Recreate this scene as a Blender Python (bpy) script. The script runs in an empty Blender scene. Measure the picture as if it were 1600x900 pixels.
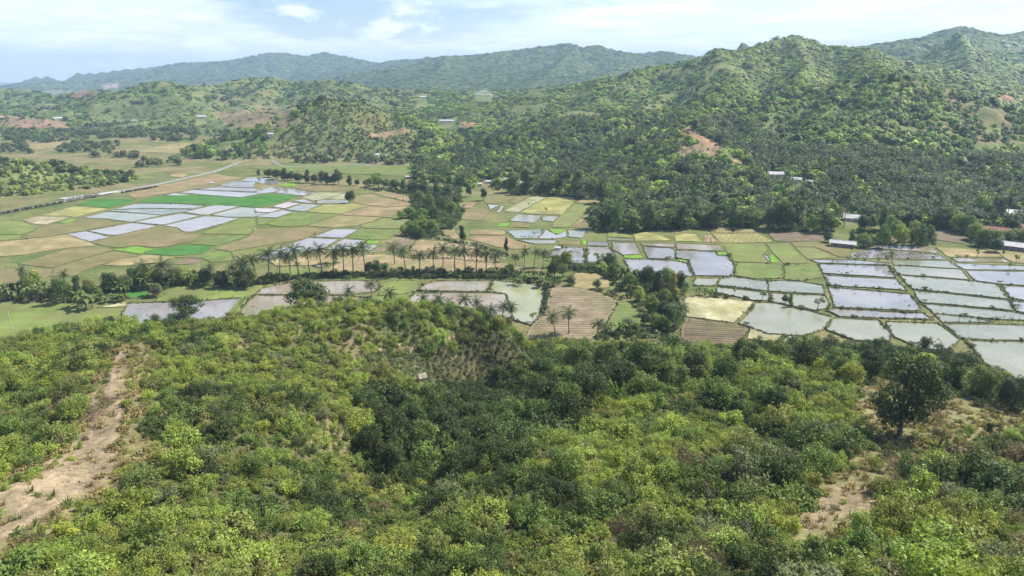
import bpy, math, random
import numpy as np
from math import radians, sin, cos, tan, atan2, pi, sqrt

# ------------------------------------------------------------------ camera
SC = bpy.context.scene
COL = SC.collection
CAM_H, PITCH, FPX = 100.0, radians(17.3), 1067.0
cam_d = bpy.data.cameras.new('camera'); cam = bpy.data.objects.new('camera', cam_d); COL.objects.link(cam)
cam.location = (0, 0, CAM_H); cam.rotation_euler = (pi / 2 - PITCH, 0, 0)
cam_d.sensor_width = 36; cam_d.lens = 36 * FPX / 1600; cam_d.clip_start = 1; cam_d.clip_end = 60000
SC.camera = cam

# ------------------------------------------------------------------ light
SUN_AZ, SUN_EL = radians(66), radians(50)          # azimuth measured from the view direction towards the right
world = bpy.data.worlds.new('World'); SC.world = world; world.use_nodes = True
SKY_STRENGTH = 0.075
sun_d = bpy.data.lights.new('sun', 'SUN'); sun = bpy.data.objects.new('sun', sun_d); COL.objects.link(sun)
sun_d.energy = 5.0; sun_d.angle = radians(0.53); sun_d.color = (1.0, 0.94, 0.82)
from mathutils import Vector
sdir = Vector((sin(SUN_AZ) * cos(SUN_EL), cos(SUN_AZ) * cos(SUN_EL), sin(SUN_EL)))
sun.rotation_euler = (-sdir).to_track_quat('-Z', 'Y').to_euler()
sun.location = (300, 100, 400)
SC.view_settings.view_transform = 'Standard'; SC.view_settings.look = 'None'
SC.view_settings.exposure = 0.70; SC.view_settings.gamma = 1.0; SC.view_settings.use_curve_mapping = False
SC.cycles.max_bounces = 5; SC.cycles.diffuse_bounces = 2; SC.cycles.glossy_bounces = 2
SC.cycles.transmission_bounces = 3; SC.cycles.transparent_max_bounces = 4; SC.cycles.volume_bounces = 0
SC.cycles.use_denoising = True
SC.cycles.sample_clamp_indirect = 4.0

def build_world():
    nt = world.node_tree; N = nt.nodes; L = nt.links
    N.clear()
    def nd(t, **k):
        n = N.new(t)
        for a, b in k.items(): setattr(n, a, b)
        return n
    def mth(op, a, b=None, clamp=False):
        n = nd('ShaderNodeMath', operation=op, use_clamp=clamp)
        for i, v in enumerate((a, b)):
            if v is None: continue
            if isinstance(v, (int, float)): n.inputs[i].default_value = v
            else: L.new(v, n.inputs[i])
        return n.outputs[0]
    sky = nd('ShaderNodeTexSky', sky_type='NISHITA', sun_disc=False, sun_elevation=SUN_EL, sun_rotation=SUN_AZ,
             altitude=100, air_density=1.0, dust_density=0.25, ozone_density=1.5)
    tc = nd('ShaderNodeTexCoord'); sep = nd('ShaderNodeSeparateXYZ'); L.new(tc.outputs['Generated'], sep.inputs[0])
    x, y, z = sep.outputs
    za = mth('ADD', mth('MAXIMUM', z, 0.0), 0.075)
    comb = nd('ShaderNodeCombineXYZ'); L.new(mth('DIVIDE', x, za), comb.inputs[0]); L.new(mth('DIVIDE', y, za), comb.inputs[1])
    def noise(vec, scale, detail, rough, off=(0, 0, 0), sc=(1, 1, 1), dist=0.0):
        m = nd('ShaderNodeMapping'); m.inputs['Location'].default_value = off; m.inputs['Scale'].default_value = sc
        L.new(vec, m.inputs[0])
        n = nd('ShaderNodeTexNoise'); n.inputs['Scale'].default_value = scale; n.inputs['Detail'].default_value = detail
        n.inputs['Roughness'].default_value = rough; n.inputs['Distortion'].default_value = dist
        L.new(m.outputs[0], n.inputs['Vector']); return n.outputs['Fac']
    def ramp(v, a, b):
        n = nd('ShaderNodeMapRange', interpolation_type='SMOOTHSTEP'); L.new(v, n.inputs[0])
        n.inputs[1].default_value = a; n.inputs[2].default_value = b; return n.outputs[0]
    high = ramp(noise(comb.outputs[0], 0.30, 7, 0.55, off=CLOUD_OFF, dist=0.4), 0.34, 0.52)   # wide veil of high cloud
    wisp = ramp(noise(comb.outputs[0], 0.9, 6, 0.6, off=(3.1, 7.7, 0)), 0.40, 0.72)
    veil = mth('MULTIPLY', high, mth('ADD', mth('MULTIPLY', wisp, 0.45), 0.55))
    veil = mth('MULTIPLY', veil, mth('SUBTRACT', 1.0, mth('MULTIPLY', ramp(z, 0.12, 0.45), 0.88)))   # thinner overhead, where the sun breaks through
    cum_n = noise(tc.outputs['Generated'], 9.0, 9, 0.62, off=(0.35, 0.2, 0.0), sc=(1, 1, 2.4))
    band = mth('MULTIPLY', ramp(z, -0.02, 0.01), mth('SUBTRACT', 1.0, ramp(z, 0.05, 0.16)))
    cum = mth('MULTIPLY', ramp(cum_n, 0.50, 0.66), band)
    hz = mth('SUBTRACT', 1.0, ramp(z, -0.03, 0.075))
    fac = mth('MAXIMUM', mth('MULTIPLY', veil, 0.9), mth('MULTIPLY', cum, 0.85), clamp=True)
    mixc = nd('ShaderNodeMix', data_type='RGBA', blend_type='MIX')
    skyb = nd('ShaderNodeMix', data_type='RGBA', blend_type='MULTIPLY'); skyb.inputs['Factor'].default_value = 1.0
    L.new(sky.outputs[0], skyb.inputs['A']); skyb.inputs['B'].default_value = (SKY_STRENGTH * 1.12, SKY_STRENGTH * 1.14, SKY_STRENGTH * 1.28, 1)
    hzmix = nd('ShaderNodeMix', data_type='RGBA'); L.new(mth('MULTIPLY', hz, 0.8), hzmix.inputs['Factor'])
    L.new(skyb.outputs['Result'], hzmix.inputs['A']); hzmix.inputs['B'].default_value = (0.72, 0.84, 0.97, 1)
    L.new(fac, mixc.inputs['Factor']); L.new(hzmix.outputs['Result'], mixc.inputs['A'])
    shade = nd('ShaderNodeMix', data_type='RGBA')                                          # cloud bodies: greyer where thick
    L.new(ramp(noise(comb.outputs[0], 1.6, 6, 0.6, off=(9, 1, 0)), 0.35, 0.7), shade.inputs['Factor'])
    shade.inputs['A'].default_value = (0.98, 1.0, 1.02, 1); shade.inputs['B'].default_value = (0.80, 0.86, 0.94, 1)
    L.new(shade.outputs['Result'], mixc.inputs['B'])
    bg = nd('ShaderNodeBackground'); L.new(mixc.outputs['Result'], bg.inputs['Color']); bg.inputs['Strength'].default_value = 1.0
    out = nd('ShaderNodeOutputWorld'); L.new(bg.outputs[0], out.inputs['Surface'])
HAZE = 1.15e-4
CLOUD_OFF = (1.0, 12.0, 0.0)
build_world()

# ------------------------------------------------------------------ geometry helpers
rng = np.random.default_rng(7)
FW = np.array((0, cos(PITCH), -sin(PITCH))); UP = np.array((0, sin(PITCH), cos(PITCH)))
def ray(px, py):
    xc = (px - 800) / FPX; yc = (450 - py) / FPX
    return np.array((xc, 0, 0)) + FW + yc * UP
def P(px, py, D):                       # the point seen at a pixel, D metres ahead
    d = ray(px, py); t = D / d[1]
    return np.array((0, 0, CAM_H)) + d * t
def flat(px, py, z=0.0):                # the point seen at a pixel on the level valley floor
    d = ray(px, py); t = (z - CAM_H) / d[2]
    return np.array((0, 0, CAM_H)) + d * t
def project(x, y, z):
    z = z - CAM_H
    f = y * cos(PITCH) - z * sin(PITCH); u = y * sin(PITCH) + z * cos(PITCH)
    f = np.maximum(f, 0.1)
    return 800 + FPX * x / f, 450 - FPX * u / f
def in_poly(px, py, poly):
    px = np.asarray(px, float); py = np.asarray(py, float)
    c = np.zeros(px.shape, bool); n = len(poly)
    for i in range(n):
        x1, y1 = poly[i]; x2, y2 = poly[(i + 1) % n]
        if y1 == y2: continue
        m = ((y1 > py) != (y2 > py)) & (px < (x2 - x1) * (py - y1) / (y2 - y1) + x1)
        c ^= m
    return c
def seg_dist(x, y, pts):                # distance to a polyline, and the parameter along it
    best = np.full(np.shape(x), 1e18); par = np.zeros(np.shape(x))
    for i in range(len(pts) - 1):
        ax, ay = pts[i][:2]; bx, by = pts[i + 1][:2]
        dx, dy = bx - ax, by - ay; l2 = dx * dx + dy * dy + 1e-9
        t = np.clip(((x - ax) * dx + (y - ay) * dy) / l2, 0, 1)
        d = (x - ax - t * dx) ** 2 + (y - ay - t * dy) ** 2
        m = d < best; best = np.where(m, d, best); par = np.where(m, i + t, par)
    return np.sqrt(best), par
def _hash(ix, iy, s):
    h = (ix.astype(np.int64) * 374761393 + iy.astype(np.int64) * 668265263 + s * 974634777) & 0xffffffff
    h = ((h ^ (h >> 13)) * 1274126177) & 0xffffffff
    return ((h ^ (h >> 16)) & 0xffffff) / float(0xffffff)
def vnoise(x, y, s=0):
    x = np.asarray(x, float); y = np.asarray(y, float)
    ix = np.floor(x); iy = np.floor(y); fx = x - ix; fy = y - iy
    fx = fx * fx * fx * (fx * (fx * 6 - 15) + 10); fy = fy * fy * fy * (fy * (fy * 6 - 15) + 10)
    a = _hash(ix, iy, s); b = _hash(ix + 1, iy, s); c = _hash(ix, iy + 1, s); d = _hash(ix + 1, iy + 1, s)
    return (a * (1 - fx) + b * fx) * (1 - fy) + (c * (1 - fx) + d * fx) * fy
def fbm(x, y, s=0, o=4, g=0.5):
    v = 0; a = 1; t = 0
    for i in range(o):
        v = v + a * vnoise(x * 2 ** i, y * 2 ** i, s + i * 17); t += a; a *= g
    return v / t
def sstep(a, b, x):
    t = np.clip((x - a) / (b - a), 0, 1); return t * t * (3 - 2 * t)
def mk_mesh(name, verts, faces, mats=(), midx=None, smooth=False, attrs=None):
    me = bpy.data.meshes.new(name)
    verts = np.asarray(verts, np.float32)
    if isinstance(faces, np.ndarray):
        k = faces.shape[1]; n = len(faces)
        me.vertices.add(len(verts)); me.vertices.foreach_set('co', verts.ravel())
        me.loops.add(n * k); me.loops.foreach_set('vertex_index', faces.astype(np.int32).ravel())
        me.polygons.add(n); me.polygons.foreach_set('loop_start', np.arange(0, n * k, k, dtype=np.int32))
        me.polygons.foreach_set('loop_total', np.full(n, k, np.int32))
    else:
        me.from_pydata(verts.tolist(), [], faces)
    for m in mats: me.materials.append(m)
    if midx is not None: me.polygons.foreach_set('material_index', np.asarray(midx, np.int32))
    if smooth: me.polygons.foreach_set('use_smooth', np.ones(len(me.polygons), bool))
    for an, (ty, dat) in (attrs or {}).items():
        a = me.attributes.new(an, ty, 'POINT')
        key = {'FLOAT': 'value', 'INT': 'value', 'FLOAT_VECTOR': 'vector', 'FLOAT_COLOR': 'color'}[ty]
        a.data.foreach_set(key, np.asarray(dat, np.int32 if ty == 'INT' else np.float32).ravel())
    me.update(calc_edges=True)
    return me
def obj(name, me, parent=None, loc=None, rotz=0.0, scale=None):
    o = bpy.data.objects.new(name, me); COL.objects.link(o)
    if parent is not None: o.parent = parent
    if loc is not None: o.location = loc
    if rotz: o.rotation_euler = (0, 0, rotz)
    if scale is not None: o.scale = scale
    return o
def tag(o, label=None, cat=None, group=None, kind=None):
    if label: o['label'] = label
    if cat: o['category'] = cat
    if group: o['group'] = group
    if kind: o['kind'] = kind
    return o
ORD = ('first second third fourth fifth sixth seventh eighth ninth tenth eleventh twelfth thirteenth fourteenth fifteenth sixteenth '
       'seventeenth eighteenth nineteenth twentieth').split()
def ordinal(i):
    if i < 20: return ORD[i]
    tens = {2: 'twenty', 3: 'thirty', 4: 'forty', 5: 'fifty', 6: 'sixty'}
    n = i + 1
    if n % 10 == 0: return tens[n // 10][:-1] + 'ieth'
    return tens[n // 10] + '-' + ORD[n % 10 - 1]

# ------------------------------------------------------------------ materials
def new_mat(name):
    m = bpy.data.materials.new(name); m.use_nodes = True
    nt = m.node_tree; nt.nodes.clear(); return m, nt
class NT:
    def __init__(s, nt): s.nt = nt
    def n(s, t, ins=None, **k):
        q = s.nt.nodes.new(t)
        for a, b in k.items(): setattr(q, a, b)
        for a, b in (ins or {}).items():
            if hasattr(b, 'is_output'): s.nt.links.new(b, q.inputs[a])
            else: q.inputs[a].default_value = b
        return q
    def noise(s, vec, scale, detail=4, rough=0.55):
        return s.n('ShaderNodeTexNoise', {'Vector': vec, 'Scale': scale, 'Detail': detail, 'Roughness': rough}).outputs['Fac']
    def ramp(s, v, a, b, c=0.0, d=1.0):
        return s.n('ShaderNodeMapRange', {0: v, 1: a, 2: b, 3: c, 4: d}, interpolation_type='SMOOTHSTEP').outputs[0]
    def mix(s, f, a, b, bt='MIX'):
        q = s.n('ShaderNodeMix', data_type='RGBA', blend_type=bt)
        for k, v in (('Factor', f), ('A', a), ('B', b)):
            if hasattr(v, 'is_output'): s.nt.links.new(v, q.inputs[k])
            else: q.inputs[k].default_value = (v if k == 'Factor' else tuple(v) + (1,) if len(v) == 3 else v)
        return q.outputs['Result']
    def m(s, op, a, b=0.0):
        q = s.n('ShaderNodeMath', operation=op)
        for i, v in enumerate((a, b)):
            if hasattr(v, 'is_output'): s.nt.links.new(v, q.inputs[i])
            else: q.inputs[i].default_value = v
        return q.outputs[0]
    def pos(s): return s.n('ShaderNodeNewGeometry').outputs['Position']
    def bsdf(s, col, rough=0.8, spec=0.3, normal=None, **k):
        ins = {'Base Color': col, 'Roughness': rough, 'Specular IOR Level': spec}
        if not hasattr(col, 'is_output'): ins['Base Color'] = tuple(col) + (1,)
        ins.update(k)
        if normal is not None: ins['Normal'] = normal
        return s.n('ShaderNodeBsdfPrincipled', ins)
    def bump(s, h, strength, dist):
        return s.n('ShaderNodeBump', {'Height': h, 'Strength': strength, 'Distance': dist}).outputs[0]
    def out(s, surf): s.nt.links.new(surf.outputs[0], s.n('ShaderNodeOutputMaterial').inputs['Surface'])

def leaf_material(name, translucent=0.28, gloss=0.25):
    m, nt = new_mat(name); k = NT(nt)
    tint = k.n('ShaderNodeAttribute', attribute_name='tint', attribute_type='INSTANCER').outputs['Color']
    lv = k.n('ShaderNodeAttribute', attribute_name='lv').outputs['Fac']
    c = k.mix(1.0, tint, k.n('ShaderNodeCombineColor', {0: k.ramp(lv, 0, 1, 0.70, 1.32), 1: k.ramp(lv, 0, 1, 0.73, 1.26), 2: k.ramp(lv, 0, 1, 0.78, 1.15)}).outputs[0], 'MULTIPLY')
    b = k.bsdf(c, 0.55, gloss)
    t = k.n('ShaderNodeBsdfTranslucent', {'Color': k.mix(1.0, c, (1.15, 1.2, 0.6), 'MULTIPLY')})
    mx = k.n('ShaderNodeMixShader', {0: translucent, 1: b.outputs[0], 2: t.outputs[0]})
    k.out(mx); return m
def plain_material(name, ca, cb, scale=3.0, rough=0.85, bump=0.0, spec=0.2):
    m, nt = new_mat(name); k = NT(nt); p = k.pos()
    f = k.ramp(k.noise(p, scale, 5, 0.6), 0.3, 0.7)
    nrm = k.bump(k.noise(p, scale * 2.5, 4), bump, 0.15) if bump else None
    k.out(k.bsdf(k.mix(f, ca, cb), rough, spec, nrm)); return m
M = {}
M['leaf'] = leaf_material('leaf'); M['palm_leaf'] = leaf_material('palm_leaf', 0.28, 0.25)
M['bark'] = plain_material('bark', (0.13, 0.10, 0.07), (0.24, 0.20, 0.15), 2.0, bump=0.4)
M['palm_bark'] = plain_material('palm_bark', (0.20, 0.17, 0.13), (0.33, 0.29, 0.23), 2.0, bump=0.4)
# ------------------------------------------------------------------ terrain
SEA = -12.0
RIDGES = [   # crest line as (pixel x, pixel y, metres ahead); half width; trees on it; spur strength
 ('right_mountain', [(975,150,1480,60),(1010,128,1480,100),(1050,108,1460,160),(1090,86,1440,240),(1125,70,1420,340),(1148,76,1430,450),(1170,78,1450),(1210,57,1500),(1245,51,1520),(1290,68,1500),(1350,69,1400),(1410,88,1350),(1445,112,1300)], 620, 5, 0.55),
 ('right_spur', [(1180,152,1000),(1250,132,980),(1330,124,940),(1400,116,900),(1430,114,880),(1480,132,860),(1540,166,820),(1600,196,780),(1700,222,740)], 330, 5, 0.55),
 ('right_spur_front', [(1400,122,880),(1385,160,800),(1345,205,720),(1310,245,640)], 170, 4, 0.4),
 ('right_spur_link', [(1245,56,1500),(1260,90,1250),(1250,132,990)], 260, 5, 0.4),
 ('left_link', [(1125,78,1400),(1150,120,1150),(1120,160,980),(1095,182,880),(1085,198,800),(1105,226,700),(1150,262,610)], 150, 4, 0.4),
 ('wooded_spur', [(1130,158,1000),(1050,168,1000),(950,184,940),(880,192,900),(800,208,870),(740,230,850),(700,250,830)], 190, 5, 0.4),
 ('mid_hills', [(760,168,1500),(800,150,1480),(830,140,1450),(870,146,1420),(920,160,1380),(980,168,1330)], 260, 4, 0.5),
 ('mid_hills_back', [(720,168,1900),(780,150,1950),(830,138,2000),(900,128,2050),(1000,130,1900)], 330, 4, 0.5),
 ('cone', [(440,218,940),(462,190,965),(490,163,990),(515,152,1000),(545,154,1000),(590,174,1010),(635,206,1020)], 150, 3, 0.25),
 ('left_hills', [(60,190,1500,100),(130,172,1580,200),(190,147,1650,330),(225,127,1700),(260,124,1700),(300,133,1750),(330,130,1900),(380,121,1950),(430,119,2000),(470,126,2000),(510,121,1950),(560,129,1900),(600,147,1850),(650,170,1800)], 430, 4, 0.6),
 ('far_left_hills', [(-150,132,2300),(-40,138,2250),(0,137,2200),(30,137,2200),(80,146,2100),(130,141,2100),(180,139,2000)], 330, 4, 0.5),
 ('far_range', [(106,122,6300,163),(113,114,6300,252),(122,112,6300,327),(150,112,6300,478),(190,107,6300,693),(240,103,6300,882),(285,97,6300,1260),(330,95,6300,1638),(360,93,6300),(385,90,6300),(405,86,6300),(420,81,6300),(445,81,6300),(470,86,6300),(485,88,6300),(505,80,6300),(545,88,6174),(592,99,6048),(620,93,5796),(680,88,5796),(760,86,5796)], 1890, 6, 0.55),
 ('headland', [(40,124,6552),(48,120,6552),(75,119,6552),(95,127,6489)], 88, 0, 0.0),
 ('mid_range', [(560,136,3770,390),(620,114,4030,780),(660,98,4095),(690,85,4160),(730,84,4225),(770,80,4225),(800,76,4290),(850,70,4290),(890,65,4290),(915,74,4225),(930,68,4225),(960,79,4160),(1000,82,4160),(1035,78,4160),(1065,87,4030,1040),(1100,108,3900,520)], 1235, 6, 0.6),
 ('mid_range_spur', [(700,84,3904),(680,118,3294),(640,150,2867),(600,170,2562)], 463, 5, 0.5),
 ('mid_range_spur_two', [(900,70,3965),(860,112,3294),(820,138,2867)], 402, 5, 0.5),
 ('right_back', [(1148,70,3120,50),(1165,61,3120,90),(1198,64,3120,160),(1300,80,3120,300),(1370,66,2925),(1400,62,2860),(1440,56,2860),(1480,43,2860),(1500,38,2860),(1530,47,2860),(1550,58,2860),(1580,51,2925),(1610,46,2990),(1720,40,2990)], 1105, 5, 0.6),
 ('right_back_front', [(1500,48,2150),(1520,100,1700),(1560,140,1400),(1620,160,1250)], 300, 5, 0.5),
 ('spur_a', [(1300,72,1480),(1285,104,1280),(1240,128,1090),(1205,160,930),(1188,198,800),(1172,236,690)], 105, 4, 0.3),
 ('spur_b', [(1360,72,1380),(1372,96,1150),(1395,116,920)], 150, 4, 0.3),
 ('spur_c', [(1330,126,940),(1292,172,830),(1266,216,730),(1252,256,640)], 95, 4, 0.3),
 ('spur_d', [(1480,134,860),(1462,180,760),(1442,226,670)], 95, 4, 0.3),
 ('spur_e', [(1545,168,820),(1535,206,730),(1522,246,640)], 90, 4, 0.3),
 ('spur_f', [(1125,74,1420),(1085,118,1330),(1040,150,1230),(990,172,1130)], 120, 4, 0.3),
 ('spur_g', [(790,80,4225),(770,110,3705),(740,140,3250)], 338, 5, 0.4),
 ('spur_h', [(1000,84,4160),(965,112,3705),(930,134,3315)], 338, 5, 0.4),
 ('spur_i', [(430,84,6300),(400,106,5544),(370,122,4914)], 441, 5, 0.4),
 ('spur_j', [(590,100,6048),(560,116,5292),(520,128,4662)], 441, 5, 0.4),
 ('spur_k', [(430,122,2000),(400,146,1800),(380,166,1650)], 150, 3, 0.3),
 ('spur_l', [(255,126,1700),(280,150,1560),(310,172,1450)], 130, 3, 0.3),
 ('spur_m', [(520,124,1950),(505,142,1750),(480,160,1600)], 130, 3, 0.3),
 ('low_hill', [(-140,252,610),(-30,249,625),(60,251,640),(130,253,655),(190,264,670),(225,278,680)], 78, 2, 0.25),
 ('brown_hill', [(320,192,1400),(360,180,1380),(400,174,1350),(450,180,1300),(490,194,1250)], 190, 2, 0.4),
]
RW = []
for nm, pts, w, tr, sp in RIDGES:
    q = [P(*a[:3]) for a in pts]
    RW.append((nm, np.array([(v[0], v[1], v[2] - tr, a[3] if len(a) > 3 else w) for v, a in zip(q, pts)]), w, sp))

FG = [  # foreground hill: (pixel x, pixel y, metres ahead) on the bare ground
 (0,900,55),(400,900,58),(800,900,62),(1200,900,60),(1600,900,56),
 (20,800,72),(100,735,84),(165,650,106),(180,590,128),(190,548,152),(200,520,168),(60,530,165),
 (0,610,128),(0,550,160),(-200,600,150),(-200,750,95),(100,640,112),
 (300,570,148),(330,512,182),(450,500,187),(560,512,188),(400,605,140),(300,700,100),(450,750,92),(540,650,124),(250,800,76),(500,850,72),
 (595,740,120),(640,684,151),(700,630,179),(760,600,196),(840,572,217),(600,812,94),
 (560,552,180),(620,540,188),(690,533,193),(770,517,204),(805,526,210),(650,585,172),
 (720,770,88),(900,705,102),(1000,635,130),(1000,582,167),(920,588,172),(1050,568,180),(850,640,143),(800,705,108),(700,735,112),
 (1200,572,178),(1300,575,178),(1400,580,172),(1450,590,165),(1530,606,160),(1600,628,152),(1750,680,145),
 (1300,650,132),(1450,680,118),(1300,760,90),(1550,760,88),(1200,800,80),(1100,690,116),(1600,690,118),(1800,800,90),
]
fp = [P(*q) for q in FG]
for X, Dz in ((-330,235),(-260,250),(-190,255),(-130,258),(-70,262),(-30,258),(0,252),(30,246),(70,238),(110,228),(150,218),(200,212),(260,205),(330,200)):
    for e in (0, 25, 55): fp.append(np.array((X, Dz + e, 0.0)))
for X, Y, Z in ((0,30,60),(-40,30,60),(40,30,59),(-90,20,58),(90,20,57),(0,0,64),(0,-40,66),(-90,-40,62),(90,-40,62),(-180,60,55),(180,60,52),(-240,140,36),(240,130,28),(-330,160,25),(330,150,16)):
    fp.append(np.array((X, Y, Z), float))
fp = np.array(fp)
def _phi(r): return np.where(r > 1e-9, r * r * np.log(np.maximum(r, 1e-9)), 0)
_n = len(fp); _s = 100.0
_A = np.zeros((_n + 3, _n + 3)); _xy = fp[:, :2] / _s
_A[:_n, :_n] = _phi(np.hypot(_xy[:, None, 0] - _xy[None, :, 0], _xy[:, None, 1] - _xy[None, :, 1])) + np.eye(_n) * 2e-3
_A[:_n, _n] = 1; _A[:_n, _n + 1:] = _xy; _A[_n, :_n] = 1; _A[_n + 1:, :_n] = _xy.T
_w = np.linalg.solve(_A, np.concatenate([fp[:, 2], np.zeros(3)]))
def fg_height(x, y):
    sh = x.shape; q = np.stack([x.ravel(), y.ravel()], 1) / _s; out = np.zeros(len(q))
    for i in range(0, len(q), 20000):
        c = q[i:i + 20000]
        out[i:i + 20000] = _phi(np.hypot(c[:, None, 0] - _xy[None, :, 0], c[:, None, 1] - _xy[None, :, 1])) @ _w[:_n] + _w[_n] + c @ _w[_n + 1:]
    return out.reshape(sh)

def smax(a, b, k):
    h = np.maximum(k - np.abs(a - b), 0) / k
    return np.maximum(a, b) + h * h * k * 0.25

VALLEY_EDGE = [tuple(flat(a, b)[:2]) for a, b in [(-400,372),(-60,322),(60,318),(130,306),(215,293),(300,270),(345,262),(420,254),(520,256),(650,262),(700,285),(760,297),(880,303),(940,306),(955,335),(1000,350),(1090,352),(1200,352),(1290,354),(1400,352),(1500,350),(1750,350),(2100,350)]]
VALLEY = VALLEY_EDGE + [(500.0, 60.0), (-500.0, 60.0)]
def terrain_height(x, y):
    az = x / np.maximum(y, 1)
    base = 42 * sstep(1050, 2000, y) * sstep(-0.30, -0.12, az) * (1 - 0.0 * az) + 25 * sstep(700, 1500, y) * sstep(0.05, 0.3, az)
    left = sstep(-0.25, -0.45, az)
    base = base - 14 * sstep(2300, 4600, y) * np.clip(left, 0, 1)
    h = base.copy()
    for nm, q, w, sp in RW:
        pad = w * 2.2
        m = (x > q[:, 0].min() - pad) & (x < q[:, 0].max() + pad) & (y > q[:, 1].min() - pad) & (y < q[:, 1].max() + pad)
        if not m.any(): continue
        xs, ys = x[m], y[m]
        wl = w * 0.42
        sx, sy = xs + 0.25 * wl * (fbm(xs / wl, ys / wl, 91, 2) - 0.5), ys + 0.25 * wl * (fbm(xs / wl, ys / wl, 92, 2) - 0.5)
        n = fbm(sx / wl, sy / wl, 5, 3) - 0.5
        rid = 1 - np.abs(2 * fbm(sx / (wl * 0.55), sy / (wl * 0.55), 33, 3) - 1)
        best = np.full(xs.shape, -1e9)
        for i in range(len(q) - 1):
            d, f = seg_dist(xs, ys, q[i:i + 2])
            zc = q[i, 2] * (1 - f) + q[i + 1, 2] * f
            u = d / ((q[i, 3] * (1 - f) + q[i + 1, 3] * f) * (1 + sp * 1.5 * n))
            g = (np.sqrt(u * u + 0.0012) - 0.0346) if w > 180 else np.sqrt(u * u + 0.012) - 0.1095
            if w > 180: g = np.where(g < 1, np.maximum(g, 0) ** 0.66, g)
            zb = np.minimum(base[m], zc - 5)
            hh = zc - (zc - zb + 6) * g * 1.04
            hh = hh + sp * 1.0 * (zc - zb) * (rid - 0.77) * np.clip(u * 2.2, 0, 1) * np.clip(1.25 - u, 0, 1)
            best = np.maximum(best, hh)
        hh = best
        h[m] = smax(h[m], hh, 5 if w < 200 else 14)
    out = np.full(x.shape, 400.0); mm = y < 1400                        # keep the valley floor level where the fields lie
    dd, _ = seg_dist(x[mm], y[mm], VALLEY_EDGE)
    out[mm] = np.where(in_poly(x[mm], y[mm], VALLEY), 0, dd)
    h = base * sstep(0, 200, out) + (h - base) * sstep(0, 110, out)
    fgm = (y < 330) & (np.abs(x) < 420)
    if fgm.any():
        f = fg_height(x[fgm], y[fgm])
        far = sstep(0, 1, (y[fgm] - (262 - 0.16 * np.maximum(x[fgm], 0) - 14)) / 20)
        f = f * (1 - far)
        f = f + np.clip(f / 8, 0, 1) * ((fbm(x[fgm] / 9, y[fgm] / 9, 3, 3) - 0.5) * 1.6)
        h[fgm] = np.maximum(f, 0)
    return np.maximum(h, SEA - 8) - 0.15

NA, NR = 820, 800
AZ = np.linspace(-radians(50), radians(50), NA)
RR = np.concatenate([[1.0, 6, 12, 18, 24], np.exp(np.linspace(np.log(30), np.log(10500), NR - 5))])
GA, GR = np.meshgrid(AZ, RR, indexing='ij')
GX, GY = np.sin(GA) * GR, np.cos(GA) * GR
GZ = terrain_height(GX, GY)
GZ[:, 0] = GZ[:, 0].mean()
LNR = np.log(RR)
def hz(x, y):                          # terrain height by lookup in the sheet itself
    x = np.asarray(x, float); y = np.asarray(y, float)
    a = (np.arctan2(x, y) - AZ[0]) / (AZ[1] - AZ[0]); r = np.hypot(x, y)
    j = np.clip(np.searchsorted(RR, r) - 1, 0, NR - 2); fj = np.clip((r - RR[j]) / (RR[j + 1] - RR[j]), 0, 1)
    i = np.clip(a.astype(int), 0, NA - 2); fi = np.clip(a - i, 0, 1)
    return (GZ[i, j] * (1 - fi) + GZ[i + 1, j] * fi) * (1 - fj) + (GZ[i, j + 1] * (1 - fi) + GZ[i + 1, j + 1] * fi) * fj
ELEV = (GZ - CAM_H) / GR
RUN = np.maximum.accumulate(ELEV, axis=1)
def visible(x, y, z, lift, margin=0.0):
    a = np.clip(((np.arctan2(x, y) - AZ[0]) / (AZ[1] - AZ[0]) + 0.5).astype(int), 0, NA - 1); r = np.hypot(x, y)
    j = np.clip(np.searchsorted(RR, r) - 2, 0, NR - 1)
    return (z + lift - CAM_H) / r > RUN[a, j] - margin
def ground(px, py, rmax=7500):         # terrain point seen at a pixel
    d = ray(px, py); h = np.hypot(d[0], d[1])
    r = np.exp(np.linspace(np.log(35), np.log(rmax), 3000)); x, y, z = d[0] / h * r, d[1] / h * r, CAM_H + d[2] / h * r
    below = np.nonzero(z <= hz(x, y))[0]
    if not len(below): return None
    i = below[0]; return np.array((x[i], y[i], float(hz(x[i], y[i]))))

# land cover: what grows or lies bare on each piece of the sheet
gpx, gpy = project(GX, GY, GZ)
def lerp(a, b, f): return a + (b - a) * f[..., None]
n1 = fbm(GX / 60, GY / 60, 11, 4); n2 = fbm(GX / 14, GY / 14, 12, 4); n3 = fbm(GX / 260, GY / 260, 13, 3); n4 = fbm(GX / 3.2, GY / 3.2, 14, 3)
cover = np.zeros(GX.shape + (3,)) + np.array((0.135, 0.15, 0.055))
cover = lerp(cover, np.array((0.19, 0.17, 0.08)), sstep(0.45, 0.68, n1) * 0.7)
cover = lerp(cover, np.array((0.085, 0.13, 0.035)), sstep(0.5, 0.7, n2) * 0.7)
fl = (GY > 600) * sstep(0.40, 0.60, fbm(GX / 75, GY / 45, 19, 4)); cover = lerp(cover, np.array((0.215, 0.18, 0.095)), fl * 0.75)
hill = sstep(1.0, 5.0, GZ) * (GY > 330)
hc = np.zeros_like(cover) + np.array((0.12, 0.155, 0.055))
hc = lerp(hc, np.array((0.18, 0.195, 0.075)), sstep(0.45, 0.7, n1))
hc = lerp(hc, np.array((0.20, 0.165, 0.09)), sstep(0.57, 0.72, n3 * 0.6 + n2 * 0.4))
hc = lerp(hc, np.array((0.060, 0.088, 0.040)), sstep(2300, 3300, GY) * 0.8)       # the far ranges are wholly wooded
cover = lerp(cover, hc, hill)
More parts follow.
